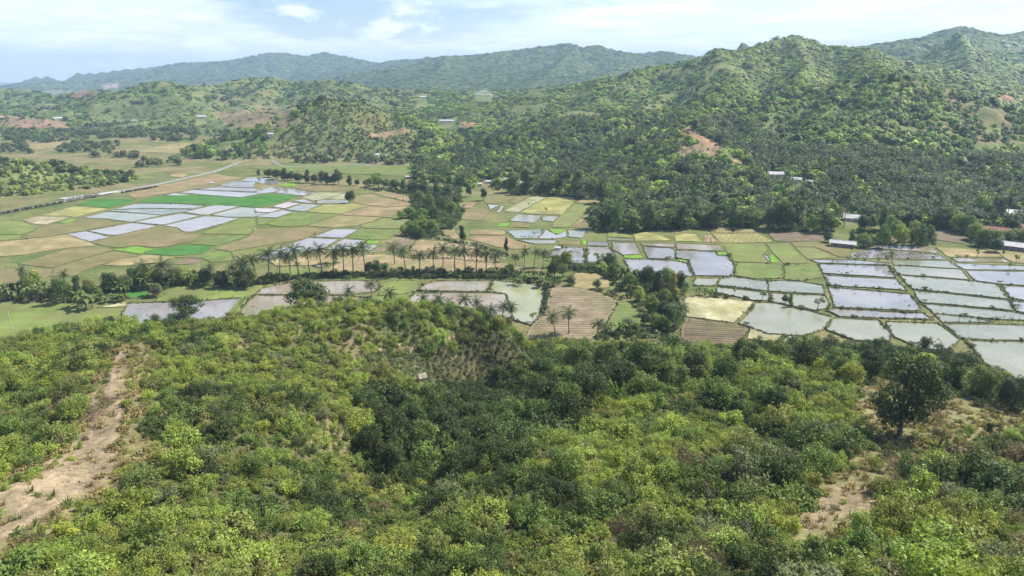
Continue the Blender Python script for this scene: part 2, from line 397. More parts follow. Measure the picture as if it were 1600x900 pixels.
fgz = sstep(1.0, 3.0, GZ) * (GY < 330)
fc = np.zeros_like(cover) + np.array((0.095, 0.10, 0.042))
fc = lerp(fc, np.array((0.19, 0.16, 0.085)), sstep(0.48, 0.68, n2))
cover = lerp(cover, fc, fgz)
def soft(poly, j=14):
    """an area with a ragged rim, given by what the photograph shows of it"""
    k = (n2 - 0.5) * 2 * j; k2 = (n4 - 0.5) * 2 * j
    return in_poly(gpx + k + k2 * 0.5, gpy + k2 * 0.7 - k * 0.4, poly)
near = GY < 330
DIRT = [(-60,790),(0,760),(60,728),(115,704),(140,672),(150,640),(162,600),(172,566),(186,548),(200,552),(196,590),(184,625),(192,660),(188,715),(168,748),(120,770),(70,800),(20,838),(-60,870)]
DRYG = [(90,700),(120,640),(120,600),(150,560),(170,530),(230,525),(245,560),(225,640),(235,720),(200,770),(120,800),(60,850),(-60,910),(-60,760)]
CLEAR = [(1330,600),(1370,580),(1450,590),(1530,610),(1620,640),(1570,690),(1480,700),(1420,740),(1385,775),(1370,810),(1290,850),(1225,850),(1222,800),(1280,745),(1345,690)]
CLEARDIRT = [(1290,770),(1355,755),(1380,770),(1350,800),(1290,820),(1250,830),(1245,800)]
cover = np.where((soft(DRYG) & near)[..., None], np.array((0.19, 0.17, 0.08)) * (0.75 + 0.5 * n4[..., None]), cover)
cover = np.where((soft(DIRT, 16) & near)[..., None], np.array((0.265, 0.21, 0.13)) * (0.45 + 1.0 * n4[..., None]), cover)
cover = np.where((soft(CLEAR) & near)[..., None], np.array((0.20, 0.18, 0.085)) * (0.7 + 0.6 * n4[..., None]), cover)
CROPG = [(560,563),(620,548),(690,540),(770,520),(815,535),(800,570),(760,598),(700,602),(620,585)]
cover = np.where((soft(CROPG) & near)[..., None], np.array((0.12, 0.11, 0.055)) * (0.7 + 0.6 * n4[..., None]), cover)
cover = np.where((soft(CLEARDIRT) & near)[..., None], np.array((0.25, 0.20, 0.12)) * (0.7 + 0.6 * n4[..., None]), cover)
TRAILS = [([(28,800),(75,750),(118,712),(140,690),(148,655),(150,640),(146,625),(148,610)], 4),([(180,690),(186,640),(172,600),(178,570),(190,548)], 3.5),
          ([(560,553),(600,545),(640,536),(690,531),(740,523)], 2.4),([(645,543),(632,560),(622,575)], 1.8),([(0,840),(40,815),(90,785),(130,760)], 5)]
for pts, w in TRAILS:
    d, _ = seg_dist(gpx + (n4 - 0.5) * 4, gpy, pts)
    cover = lerp(cover, np.array((0.32, 0.24, 0.16)), sstep(w, w * 0.4, d) * near * 0.9)
midm = (GY > 330)
def bare(poly, col, j=6, lo=330, hi=9000):
    global cover
    k = soft(poly, j) & (GY > lo) & (GY < hi)
    cover = np.where(k[..., None], np.array(col) * (0.75 + 0.5 * n2[..., None]), cover)
BARE = [([(1062,206),(1078,196),(1092,208),(1108,222),(1085,222),(1066,220)], (0.27,0.17,0.10)),
        ([(1060,230),(1100,222),(1128,236),(1122,246),(1068,250),(1060,242)], (0.25,0.19,0.11)),
        ([(1095,212),(1120,222),(1150,244),(1166,264),(1155,266),(1130,244),(1100,224)], (0.30,0.20,0.12)),
        ([(575,210),(600,206),(640,202),(642,207),(605,214),(580,215)], (0.24,0.165,0.10)),
        ([(716,188),(745,192),(742,202),(722,202)], (0.28,0.18,0.11)),
        ([(108,146),(130,139),(152,144),(150,152),(115,156)], (0.22,0.13,0.08)),
        ([(0,178),(35,182),(105,190),(108,200),(40,202),(0,196)], (0.26,0.17,0.11)),
        ([(155,138),(165,128),(185,130),(190,138)], (0.32,0.25,0.20)),
        ([(1555,152),(1575,145),(1590,156),(1570,160)], (0.34,0.20,0.13)),
        ([(880,180),(920,174),(955,180),(935,188),(885,188)], (0.21,0.19,0.09)),
        ([(330,176),(400,170),(450,176),(470,190),(440,200),(360,200)], (0.19,0.15,0.085))]
for poly, c in BARE: bare(poly, c)
GRASSY = [([(150,158),(260,150),(330,160),(330,190),(170,190)], (0.12,0.15,0.055)),([(1370,250),(1440,235),(1600,220),(1600,240),(1440,258)], (0.13,0.17,0.055)),
          ([(1200,215),(1235,225),(1255,262),(1235,262),(1200,240)], (0.13,0.18,0.05)),([(540,175),(600,180),(620,200),(570,205)], (0.15,0.15,0.06))]
for poly, c in GRASSY: bare(poly, c, 9)

m, nt = new_mat('terrain'); k = NT(nt)
p = k.pos()
base = k.n('ShaderNodeAttribute', attribute_name='cover').outputs['Color']
f1 = k.ramp(k.noise(p, 0.9, 5, 0.65), 0.25, 0.75, 0.68, 1.35); f2 = k.ramp(k.noise(p, 0.045, 4, 0.6), 0.3, 0.7, 0.82, 1.2)
f3 = k.ramp(k.noise(p, 6.0, 3, 0.6), 0.25, 0.75, 0.8, 1.22)
f = k.m('MULTIPLY', k.m('MULTIPLY', f1, f2), f3)
c = k.mix(1.0, base, k.n('ShaderNodeCombineColor', {0: f, 1: f, 2: f}).outputs[0], 'MULTIPLY')
hgt = k.m('ADD', k.noise(p, 0.9, 5, 0.65), k.m('MULTIPLY', k.noise(p, 0.12, 4, 0.6), 3.0))
k.out(k.bsdf(c, 0.95, 0.1, k.bump(hgt, 0.6, 0.5)))
M['terrain'] = m
idx = np.arange(NA * NR).reshape(NA, NR)
faces = np.stack([idx[:-1, :-1], idx[:-1, 1:], idx[1:, 1:], idx[1:, :-1]], -1).reshape(-1, 4)
me = mk_mesh('terrain', np.stack([GX, GY, GZ], -1).reshape(-1, 3), faces[:, ::-1].copy(), [M['terrain']], smooth=True,
             attrs={'cover': ('FLOAT_COLOR', np.concatenate([cover, np.ones(cover.shape[:2] + (1,))], -1).reshape(-1, 4))})
tag(obj('terrain', me), 'rolling green hills and broad valley floor under everything', 'terrain', kind='structure')

m, nt = new_mat('sea'); k = NT(nt); p = k.pos()
k.out(k.bsdf((0.012, 0.06, 0.13), 0.22, 0.4, k.bump(k.noise(p, 0.02, 4), 0.4, 3.0)))
me = mk_mesh('sea', [(-20000, 2500, SEA), (9000, 2500, SEA), (9000, 12000, SEA), (-20000, 12000, SEA)], [(0, 1, 2, 3)], [m])
tag(obj('sea', me), 'strip of blue sea on the horizon beyond the headland', 'sea', kind='structure')
# ------------------------------------------------------------------ fields on the valley floor
def field_material(name, ca, cb, cc=None, scale=0.25, rough=0.9, spec=0.15, water=False, stripes=None, fleck=None, bump=0.15):
    m, nt = new_mat(name); k = NT(nt); p = k.pos()
    f = k.ramp(k.noise(p, scale, 5, 0.6), 0.36, 0.64)
    wd = 0.0 if water else 0.10
    c = k.mix(f, tuple(v * (1 - wd) for v in ca), tuple(v * (1 + wd) for v in cb))
    if cc: c = k.mix(k.ramp(k.noise(p, scale * 0.28, 3, 0.55), 0.48, 0.66), c, cc)
    fine = k.ramp(k.noise(p, 3.0 if not water else 1.2, 4, 0.65), 0.25, 0.75, 0.82 if water else 0.6, 1.15 if water else 1.42)
    c = k.mix(1.0, c, k.n('ShaderNodeCombineColor', {0: fine, 1: fine, 2: fine}).outputs[0], 'MULTIPLY')
    if not water and name not in ('young_rice', 'rice_nursery'): c = k.mix(k.m('MULTIPLY', k.ramp(k.noise(p, 0.055, 5, 0.65), 0.40, 0.64), 0.62), c, (0.165, 0.16, 0.068))   # weeds and bare patches common to all plots
    if fleck:                                              # clods, stubble or seedlings standing in the water
        fl = k.ramp(k.noise(p, fleck[1], 3, 0.7), fleck[2], fleck[2] + 0.08)
        fl = k.m('MULTIPLY', fl, k.ramp(k.noise(p, 0.07, 3, 0.6), fleck[3], fleck[3] + 0.2))
        c = k.mix(fl, c, fleck[0])
    if stripes:                                            # crop rows
        col, ang, per, amt = stripes
        mp = k.n('ShaderNodeMapping', {0: p, 'Rotation': (0, 0, radians(ang))})
        d = k.noise(p, 0.15, 2)
        sp = k.n('ShaderNodeSeparateXYZ', {0: mp.outputs[0]}).outputs[0]
        w = k.m('SINE', k.m('MULTIPLY', k.m('ADD', sp, k.m('MULTIPLY', d, 1.2)), 2 * pi / per))
        c = k.mix(k.m('MULTIPLY', k.ramp(w, -0.4, 0.6), amt), c, col)
    if water:
        nb = k.bump(k.noise(p, 2.2, 3, 0.5), 0.06, 0.08)
        ro = k.ramp(k.noise(p, 0.09, 4, 0.6), 0.35, 0.65, rough * 0.3, rough * 1.1)
        b = k.bsdf(c, ro, spec, nb, **{'IOR': 1.36})
    else:
        b = k.bsdf(c, rough, spec, k.bump(k.noise(p, 2.5, 4, 0.65), bump * 4, 0.2))
    k.out(b); return m
FM = {
 'water': field_material('muddy_water', (0.23,0.22,0.215), (0.31,0.295,0.295), (0.27,0.245,0.215), 0.05, 0.12, 0.9, True),
 'wblue': field_material('clear_flood_water', (0.20,0.205,0.205), (0.285,0.285,0.285), (0.23,0.21,0.175), 0.04, 0.09, 1.0, True, fleck=((0.09,0.08,0.06), 1.1, 0.60, 0.42)),
 'wpink': field_material('reddish_flood_water', (0.42,0.33,0.31), (0.48,0.42,0.41), None, 0.08, 0.2, 0.7, True),
 'wtan': field_material('silty_water', (0.27,0.225,0.16), (0.33,0.285,0.23), (0.20,0.20,0.115), 0.05, 0.15, 0.8, True),
 'wgreen': field_material('algae_water', (0.185,0.20,0.145), (0.23,0.25,0.185), (0.27,0.265,0.21), 0.10, 0.2, 0.75, True, fleck=((0.32,0.31,0.25), 0.35, 0.56, 0.35)),
 'wpale': field_material('pale_water', (0.26,0.26,0.19), (0.31,0.31,0.235), (0.235,0.25,0.165), 0.06, 0.22, 0.7, True, fleck=((0.25,0.28,0.17), 0.5, 0.6, 0.4)),
 'wyell': field_material('green_flood_water', (0.24,0.26,0.13), (0.31,0.32,0.18), (0.33,0.33,0.25), 0.05, 0.2, 0.7, True),
 'mudw': field_material('puddled_mud', (0.24,0.22,0.21), (0.33,0.31,0.31), (0.17,0.17,0.12), 0.2, 0.25, 0.7, True, fleck=((0.08,0.07,0.055), 0.9, 0.50, 0.25)),
 'weedw': field_material('weedy_water', (0.22,0.24,0.22), (0.28,0.30,0.29), (0.10,0.13,0.06), 0.12, 0.2, 0.8, True, fleck=((0.07,0.11,0.04), 0.8, 0.50, 0.3)),
 'green': field_material('young_rice', (0.05,0.15,0.025), (0.06,0.175,0.032), (0.07,0.17,0.038), 0.08),
 'lime': field_material('rice_nursery', (0.13,0.26,0.03), (0.16,0.30,0.04), None, 0.2),
 'grass': field_material('green_crop', (0.11,0.165,0.04), (0.15,0.20,0.055), (0.13,0.155,0.05), 0.1),
 'lgrass': field_material('bright_grass', (0.135,0.19,0.045), (0.18,0.23,0.06), (0.17,0.18,0.06), 0.06),
 'yellow': field_material('ripening_rice', (0.27,0.27,0.09), (0.34,0.31,0.12), (0.23,0.25,0.08), 0.06),
 'pale': field_material('thin_pale_crop', (0.31,0.31,0.20), (0.36,0.35,0.25), (0.26,0.28,0.14), 0.06),
 'olive': field_material('olive_stubble', (0.165,0.145,0.06), (0.20,0.17,0.08), (0.15,0.155,0.055), 0.08),
 'brown': field_material('brown_stubble', (0.185,0.15,0.075), (0.225,0.18,0.095), (0.16,0.155,0.06), 0.08),
 'orange': field_material('bare_orange_soil', (0.245,0.18,0.10), (0.30,0.22,0.13), (0.20,0.175,0.08), 0.07),
 'tan': field_material('dry_grass', (0.27,0.215,0.105), (0.33,0.265,0.14), (0.22,0.20,0.08), 0.1),
 'dry': field_material('pale_dry_mud', (0.34,0.29,0.19), (0.40,0.35,0.25), None, 0.12),
 'straw': field_material('spread_straw', (0.38,0.35,0.20), (0.46,0.43,0.28), (0.36,0.34,0.17), 0.18, fleck=((0.30,0.28,0.15), 0.55, 0.55, 0.3)),
 'dark': field_material('dark_tilled_soil', (0.15,0.11,0.085), (0.19,0.14,0.11), None, 0.15, bump=0.3),
 'red': field_material('red_tilled_soil', (0.19,0.135,0.10), (0.235,0.17,0.13), None, 0.15, bump=0.3),
 'rows': field_material('crop_rows', (0.13,0.19,0.05), (0.17,0.22,0.06), None, 0.1, stripes=((0.23,0.19,0.10), -14, 2.6, 0.6)),
 'rowsy': field_material('yellow_crop_rows', (0.26,0.25,0.09), (0.30,0.27,0.11), None, 0.1, stripes=((0.20,0.17,0.08), 25, 3.2, 0.6)),
 'rowsg': field_material('garden_rows', (0.13,0.19,0.05), (0.16,0.22,0.06), None, 0.1, stripes=((0.09,0.12,0.04), 92, 3.0, 0.7)),
 'furrow': field_material('furrowed_soil', (0.255,0.195,0.115), (0.31,0.24,0.145), (0.25,0.215,0.11), 0.1),
 'furrowd': field_material('brown_furrowed_soil', (0.15,0.11,0.08), (0.19,0.14,0.10), None, 0.1),
 'furrowp': field_material('pale_furrowed_soil', (0.225,0.18,0.12), (0.28,0.225,0.155), (0.20,0.18,0.10), 0.12),
}
M['bund'] = plain_material('bund', (0.085, 0.10, 0.035), (0.17, 0.15, 0.07), 0.5, 0.95)
M['bund_red'] = plain_material('bund_red', (0.22, 0.13, 0.085), (0.30, 0.19, 0.12), 0.5, 0.95)
WORD = {'water': 'lavender-grey flooded paddy', 'wblue': 'clear blue-grey flooded paddy', 'wpink': 'pinkish muddy flooded paddy', 'wtan': 'silty tan flooded paddy',
        'wgreen': 'grey-green algae-streaked flooded paddy', 'wpale': 'pale grey flooded paddy', 'wyell': 'yellow-green flooded paddy', 'mudw': 'clod-strewn wet mud paddy',
        'weedw': 'weedy dark flooded paddy', 'green': 'deep green young rice field', 'lime': 'lime green rice nursery bed', 'grass': 'mid green crop field',
        'lgrass': 'light green grassy field', 'yellow': 'yellow-green ripening rice field', 'pale': 'pale thin-cropped field', 'olive': 'olive stubble field',
        'brown': 'brown stubble field', 'orange': 'bare orange-brown field', 'tan': 'dry tan grass field', 'dry': 'pale dried mud field', 'straw': 'straw-covered pale field',
        'dark': 'dark brown tilled field', 'red': 'reddish tilled field', 'rows': 'green field of slanting crop rows', 'rowsy': 'yellowish field of crop rows',
        'rowsg': 'green striped garden field', 'furrow': 'tan furrowed field', 'furrowd': 'dark furrowed brown field', 'furrowp': 'pale brown furrowed field'}
WATERY = {'water', 'wblue', 'wpink', 'wtan', 'wgreen', 'wpale', 'wyell', 'mudw', 'weedw'}
F = '''
yellow 65,337 116,322.5 168,326.5 117,339.5 102,337.5
dry 36,344 60,338.5 109,339.5 71,351 54,350
lime 92,348 115,341.5 122,342 106,349
green 120,320 147,311 212,311 207,317 171,325
green 210,316.5 250,306.5 310,304.5 375,309.5 400,305.5 419,302.5 471,306.5 407,324 325,320 275,317.5
water 279,301 303,296.5 395,301 412,302 376,308.5 310,303.5
water 257,305.5 271,302 299,304 287,305.5
mudw 314,294.5 340,292 400,294.5 412,298 395,300 304,295.8
mudw 339,289 366,283 399,284 397,293 362,292.5
wblue 377,282 387,278 400,277 434,280 434,287 420,289 400,284
water 400,298 424,292 447,293.5 428,300 415,301.8 400,301.8
water 428,300.6 447,295 465,295.5 492,300.5 475,306
lime 435,290 455,284 476,285.5 454,292
brown 456,292.5 477,287 520,289 519,299.5 493,299.8 467,295
olive 521,289.5 552,292 537,300.2 520,299.5
pale 472,309 492,301.5 517,300.8 504,306.3 476,309.6
pale 477,310.2 517,301.5 537,301 509,310.5 492,313.5
pale 511,310.8 539,302 541,312 525,312
wgreen 494,314.5 509,311.5 544,312.7 545,317.5 496,318
water 456,314 474,311 492,317 480,317.5
wpink 424,323.5 449,315.5 469,317.8 445,325.5
wpink 398,325 441,326.3 422,332.5 398,331
wgreen 445,327.5 471,318.5 504,319.5 475,330.5
water 400,338.5 422,333 441,328.5 460,330.5 430,340.5
water 287.5,331 342,319.5 374,322.5 324,335.5 312,335.5
wgreen 328,336 376,323.5 400,325 398,331.5 420,333 398,339 352,339
weedw 176,327.5 210,318.7 275,318.7 323,321 301,326.5 230,325.3
weedw 172,330 176,328 230,326 300,327.5 286,331 252,336 200,331.5
wgreen 129,340.5 168,331 200,332.3 253,336.5 205,347.3 163,342
water 208,347.5 280,333.5 314,337 254,351.7
water 256,352.5 320,338 377,340.8 300,362.5 290,362 274,355.5
water 137,361 206,348.5 247,353 184,367.3 168,367
water 104,366 135,361.5 172,370.5 139,377.5
olive 110,348 140,341.5 196,347.8 137,360 104,365 70,370 34,374 55,360 72,352
lgrass -40,347 35,346 54,356 52,360 32,366.5 -40,367
lgrass -40,369 31,367.8 29,374 -40,379
tan -40,381 34,375 70,371 104,367 139,378.5 150,384 100,388 40,398 -40,404
brown 142,379.5 184,368.3 247,354 290,363.3 313,367 305,376 245,387 212,383.5 187,387 165,384.5
lime 178,391 212,384.5 240,389.5 220,397
green 225,396.5 245,389.5 296,382.5 333,385 315,396.5 275,400
grass 298,381.5 352,367.5 388,369 336,384
lgrass 316,365 378,342 396,341 400,351 388,367 350,366
brown 336,389 390,370 400,358 480,356 517,358 470,374 420,383 360,393
lgrass 362,394 420,384.5 438,386 383,408 366,407
olive 30,413 62,402.5 105,390 165,386.5 176,391 130,403.5 82,418
olive 85,420 132,404.7 178,393 217,398.5 200,403 150,415 115,431 76,432
brown -40,414 30,421 82,421 73,434 40,441 -40,447
tan 188,406 225,399 272,402 260,410 190,415 160,415
red 262,413.5 292,403.5 315,405 310,412
grass 274,402.5 318,397.5 336,391.5 359,394.5 365,407 330,410 317,404 292,402.7
grass 402,340 430,341.5 416,349.5 402,351.5
grass 432,342 461,331.5 491,333.5 526,336 480,352.5 440,354 417,350.5
yellow 479,330.3 507,320.5 550,318.3 577,321.3 531,334.3 500,333
orange 532,335.5 580,322.5 600,325.5 640,322.5 622,331 612,340 570,338
orange 551,316 556,306.5 580,304.5 615,312 645,318.5 640,321 602,324 580,321
orange 585,302 600,298 642,309 641,316 600,306.5
tan 481,353.3 530,337 570,339 598,340.5 559,352 521,356.5
rows 562,353 600,341.5 642,343 630,356.5 574,357
water 490,370 522,358 560,358.8 536,372
water 402,404 480,371.5 531,374 505,388.5 460,396.5 417,406.5
water 510,389.7 538,373.3 571,375.3 547,391
wgreen 551,392 571,381.7 590,381.7 580,392
lime 573,376.5 592,376.5 589,381 574,381
grass 544,371 562,359 627,360.3 605,374 572,374.7
furrowp 580,395 607,376.3 632,368.5 650,370.7 639,388
furrow 639,389 654,374.7 690,376.5 720,382.5 765,390.5 792,405 770,410 700,404 645,404
furrow 500,425.5 528,411.5 560,398 600,397.5 645,405 700,405 770,411 796,412.5 790,424 700,425 560,425
lgrass 434,417 497,419.5 492,428.5 457,434 430,431
wblue 488,415 514,412.5 502,418.5
tan 418,408 462,398 507,390.5 548,392.7 575,396 540,409 515,411 487,414 434,415.5
wtan 398,460.3 408,450.5 460,440 560,438 590,440 588,455 545,461.5 452,460.7
wtan 376,488 386,472 398,462 452,462.2 545,463 578,466.5 552,480 510,494 440,500 385,500
lgrass 592,445 611,439.5 650,439 660,450 650,455.5 624,460 592,462
wtan 652,455 660,445 680,439.5 771,438 760,456
lgrass 582,466 592,463.2 624,461 649,457.5 640,470 615,485 585,492 572,478
wtan 650,458.5 759,457.5 790,460 802,494 790,499 640,499 606,498 620,486
wyell 773,438.5 846,445 848,465 843,495 830,508 803,500 791,460 761,456.5
furrowp 862,448.5 905,449.5 940,457.5 966,471.5 945,512 925,532 822,530 830,512 847,487
rowsg 968,471.5 983,471.5 1012,506 1000,520 950,522 947,512
tan 897,425 935,428 960,442 935,455 897,448.5
tan 800,416 850,419.5 850,425 800,425
olive 755,311 791,304.3 810,305 787,317 760,318
wblue 762,319.3 781,320.3 765,327.5
water 775,332 784,321.5 787,321.7 781,332
olive 795,316.5 812,306 827,305.5 805,319
pale 788,330 830,307.3 855,307.8 809,332
yellow 812,332.3 857,308 885,307.5 898,308.5 896,318 877,336 830,334
wgreen 797,345 809,334.3 847,336.3 835,349
wpale 846,344.5 850,337 874,338.5 864,346.5
rows 866,346 899,319.5 927,321.5 890,355 864,355
tan 892.5,355 930,322 938,323 910,346
brown 895,355.5 902,347.5 920,348.5 917,357
tan 901,316.5 915,309.5 945,310.5 935,319
weedw 790,360.3 847,358 845,366 840,372.7 806,373
water 846,367 852,358.7 856,360.5 870,367 884,360.3 886,370 868,373.5 842,373
lime 857,358 884,359.2 875,366 864,364
wgreen 887,361 891,359.3 916,360.5 910,372.5 888,370
wgreen 807,375 870,375 867,381 835,381
brown 875,376.5 906,376.5 907,382.5 872,382.5
lime 909,375.5 917,376.3 915,383 909,383
orange 733,374 735,369.5 790,368.5 800,374 830,383.5 830,390 800,389 775,386
orange 735,360 760,359.5 790,361.5 788,367 734,366.5
lime 780,349.5 799,348.5 794,354 779,354
brown 724,335.5 732,326.5 767,328.5 757,339 754,345 720,343
orange 714,316.5 745,316.5 737,325 719,324.5
orange 690,359.5 710,358 717,371 710,374 692,366
olive 801,348.7 830,349.7 827,356 796,355
mudw 875,386.5 912,386.5 918,413 890,411 855,399
wblue 918,377 950,378 951,385 917,384.3
water 917,386 952,386 962,400 926,412 919,412
water 956,379 992,379.5 1002,397 973,399 958,390
lime 974,399.7 1002,398.3 1005,404 977,404.2
wtan 1000,379.7 1055,380.7 1056,386.3 1047,386.2 1003,384.3
wblue 1004,386 1047,387.7 1055,390.5 1054,405 1012,404
wtan 1058,381 1124,383 1132,392.5 1095,391.7 1082,390 1059,390.5
wblue 1057.5,392.3 1082,391.5 1118,394.3 1121,399.5 1136,399.5 1145,410 1146,432 1086,431 1076,406.5 1058,405
lime 1120,394.5 1136,395 1135,399 1122,399
lime 1058,405.8 1072,407.3 1072,410 1061,409.3
water 976,405.5 1010,405.5 1056,408 1073,412 1083,432 1050,434 985,430
yellow 991,366.5 1010,363 1030,368 1049,376 991,376.5
yellow 1054,369 1070,365.5 1087,366.5 1094,377.5 1056,377
furrow 1100,368 1111,368 1124,380 1099,378.5
rowsy 1113,365.5 1184,364.8 1208,377.5 1192,379 1127,380
tan 1106,358 1130,355.5 1175,357.5 1182,363.5 1112,364
lgrass 950,363.5 980,366.5 989,371 977,371 950,370
wgreen 950,371.7 989,373 989,376.7 950,376
lgrass 1130,384.5 1135,381.5 1192,380.8 1199,391 1192,398 1203,410.5 1149,408.7 1137,394.5
lime 1201,399.5 1209,398.7 1217,410.5 1205,410.8
wblue 1192,398.3 1200,399 1204,410.5 1200,408
lgrass 1197,381 1231,380.7 1240,389.5 1263,411 1224,411.8
rows 1242,386.7 1271,386.7 1307,402.3 1262,404.8
olive 1236,378.3 1267,379.3 1285,380.5 1330,389.5 1329,401 1310,401 1273,385.7 1241,385.5
dark 1197,362.5 1249,362.5 1286,365.5 1289,376.5 1232,377.3 1211,376.3
grass 1150,410.5 1200,412.3 1222,414.5 1223,434.5 1180,435.5 1148,430
grass 1226,414.3 1264,414.3 1279,416.5 1286,432 1255,439.5 1225,436.5
wgreen 1127,436 1147,432.5 1180,437.5 1200,438.7 1200,455 1122,446
wpale 1087,434.5 1125,435.5 1117,447 1085,447
wgreen 1201,439 1225,438.5 1255,441 1286,446 1288,460 1201,455.5
wpale 1120,448.7 1200,457.3 1200,470.5 1175,469.5 1122,457
wpale 1201,457.7 1290,462 1297,480.5 1275,486 1201,471
straw 1070,465.5 1100,461.5 1180,472.5 1147,504.5 1072,494.5
wpale 1185,473 1215,474.5 1262,485.5 1300,495.5 1292,514.5 1252,526 1200,522 1153,506
furrowd 1072,496.5 1170,510.5 1165,527 1150,540 1060,535
straw 1173,513 1200,522.5 1250,527 1240,537 1168,531
wblue 1280,412.3 1389,416 1400,434 1286,427.3
wblue 1266,406.3 1327,406.3 1389,411 1389,414.5 1278,410.7
wblue 1288,430 1402,436.5 1416,454.5 1293,446
wblue 1295,449 1421,460 1441,486.5 1303,480
wblue 1291,485 1306,482.5 1444,490 1458,500 1372,497 1312,495.5
wpale 1303,497.5 1371,500 1391,522 1389,535 1337,533 1294,517
wpale 1382,502 1466,506 1502,532 1480,550 1440,545 1397,528
wgreen 1475,507 1640,507.5 1640,535 1501,529.5
wpale 1508,531.5 1640,537 1640,610 1590,595 1540,570
wtan 1361,382.5 1457,385.5 1466,396 1412,391 1361,387.5
mudw 1326,397 1361,389 1412,393 1467,398 1480,406 1390,404.5 1331,403.5
wgreen 1392,406.5 1484,408 1499,420 1396,414
wgreen 1395,415.3 1500,421 1516,437 1403,429
wgreen 1406,430.3 1519,439.5 1559,445 1574,467 1426,452
wgreen 1428,454 1576,469.5 1584,485 1436,472.3
wgreen 1438,474.3 1583,487.5 1640,500 1640,503 1530,497 1461,491
wgreen 1463,492.5 1512,494.5 1555,504 1476,505
wtan 1487,403.5 1535,403.5 1569,404.5 1580,410.5 1495,409
wblue 1493,411.3 1640,418 1640,423 1506,421
wblue 1508,422.8 1640,425.5 1640,448 1561,444 1523,438.5
wblue 1565,447 1640,450 1640,476 1578,466
wblue 1581,470 1640,478 1640,499 1588,486
tan 1461,386.5 1550,391.5 1567,402 1483,401.5
tan 1553,391.5 1640,391.5 1640,413 1584,410.5 1570,403
dark 1457,359.5 1485,361.5 1517,374 1507,381 1458,374
red 1390,369 1425,371 1425,378 1390,378
lgrass 275,446.5 315,444.5 327,450 389,452.5 382,464.5 315,469.5 242,471
water 190,490 200,474.5 265,472.8 318,470.8 382,466 368,490 340,510 200,515
green 190,459.5 225,448 231,455 230,465 202,466
straw 152,480.5 199,472.5 196,479.5
lgrass -60,472 75,471 150,481.5 192,481.5 186,492 150,512 0,535 -60,535
tan 200,237 270,224.5 400,220.5 375,237 300,240
grass 305,247 362,240.5 360,254 312,252
tan 30,228 115,219 95,230 50,234
grass 385,262 480,256.5 560,259 650,260.5 640,276 560,272 440,267
orange 200,304.5 255,289.5 335,271.5 350,274.5 380,278.5 347,288 280,299.5 212,310.5
tan 267,272 295,270 287,277.5 268,276
'''
FIELDS = []
def wob(x, y):                                        # shared wander of all field edges, the same for both neighbours
    return (np.array((fbm(x / 11, y / 11, 41, 2) - 0.5, fbm(x / 11, y / 11, 42, 2) - 0.5))) * 1.5 + (np.array((fbm(x / 3, y / 3, 43, 2) - 0.5, fbm(x / 3, y / 3, 44, 2) - 0.5))) * 0.8
def refine(poly):
    out = []
    n = len(poly)
    for i in range(n):
        a = np.array(poly[i]); b = np.array(poly[(i + 1) % n]); L = np.hypot(*(b - a)); s = max(1, int(L / 4))
        for j in range(s):
            q = a + (b - a) * j / s; out.append(q + wob(q[0], q[1]))
    return np.array(out)
def area2(p): return np.sum(p[:, 0] * np.roll(p[:, 1], -1) - np.roll(p[:, 0], -1) * p[:, 1])
def inset(p, d):                                       # move the outline inwards (d > 0)
    e = np.roll(p, -1, 0) - p; e /= np.maximum(np.linalg.norm(e, axis=1), 1e-6)[:, None]
    nrm = np.stack([-e[:, 1], e[:, 0]], 1); m = nrm + np.roll(nrm, 1, 0)
    m /= np.maximum(np.linalg.norm(m, axis=1), 0.6)[:, None]
    return p + m * d
def tri_field(p, z): return mk_mesh('field', np.column_stack([p, np.full(len(p), z)]), [tuple(range(len(p)))])
weeds = []                                             # where tufts grow on the bunds
counts = {}
def zone_of(cx, cy):
    if cx < 330: z = 'in the left valley'
    elif cx < 640: z = 'left of the stream trees'
    elif cx < 960: z = 'in the middle of the valley'
    elif cx < 1290: z = 'right of the bamboo grove'
    else: z = 'at the right edge of the valley'
    return z
recs = []
for ln in F.strip().split('\n'):
    t, *c = ln.split(); pp = [tuple(map(float, q.split(','))) for q in c]
    recs.append((t, pp, np.mean([a for a, b in pp]), np.mean([b for a, b in pp])))
by = {}
for i, (t, pp, cx, cy) in enumerate(recs): by.setdefault((t, zone_of(cx, cy)), []).append(i)
flabel = {}
for (t, z), ids in by.items():
    ids.sort(key=lambda i: recs[i][2])
    for j, i in enumerate(ids):
        flabel[i] = f'{WORD[t]} {z}' + (f', {ordinal(j)} from left' if len(ids) > 1 else '')
FURROW = {'furrow': (72, 2.6), 'furrowd': (-8, 2.4), 'furrowp': (1, 2.6)}
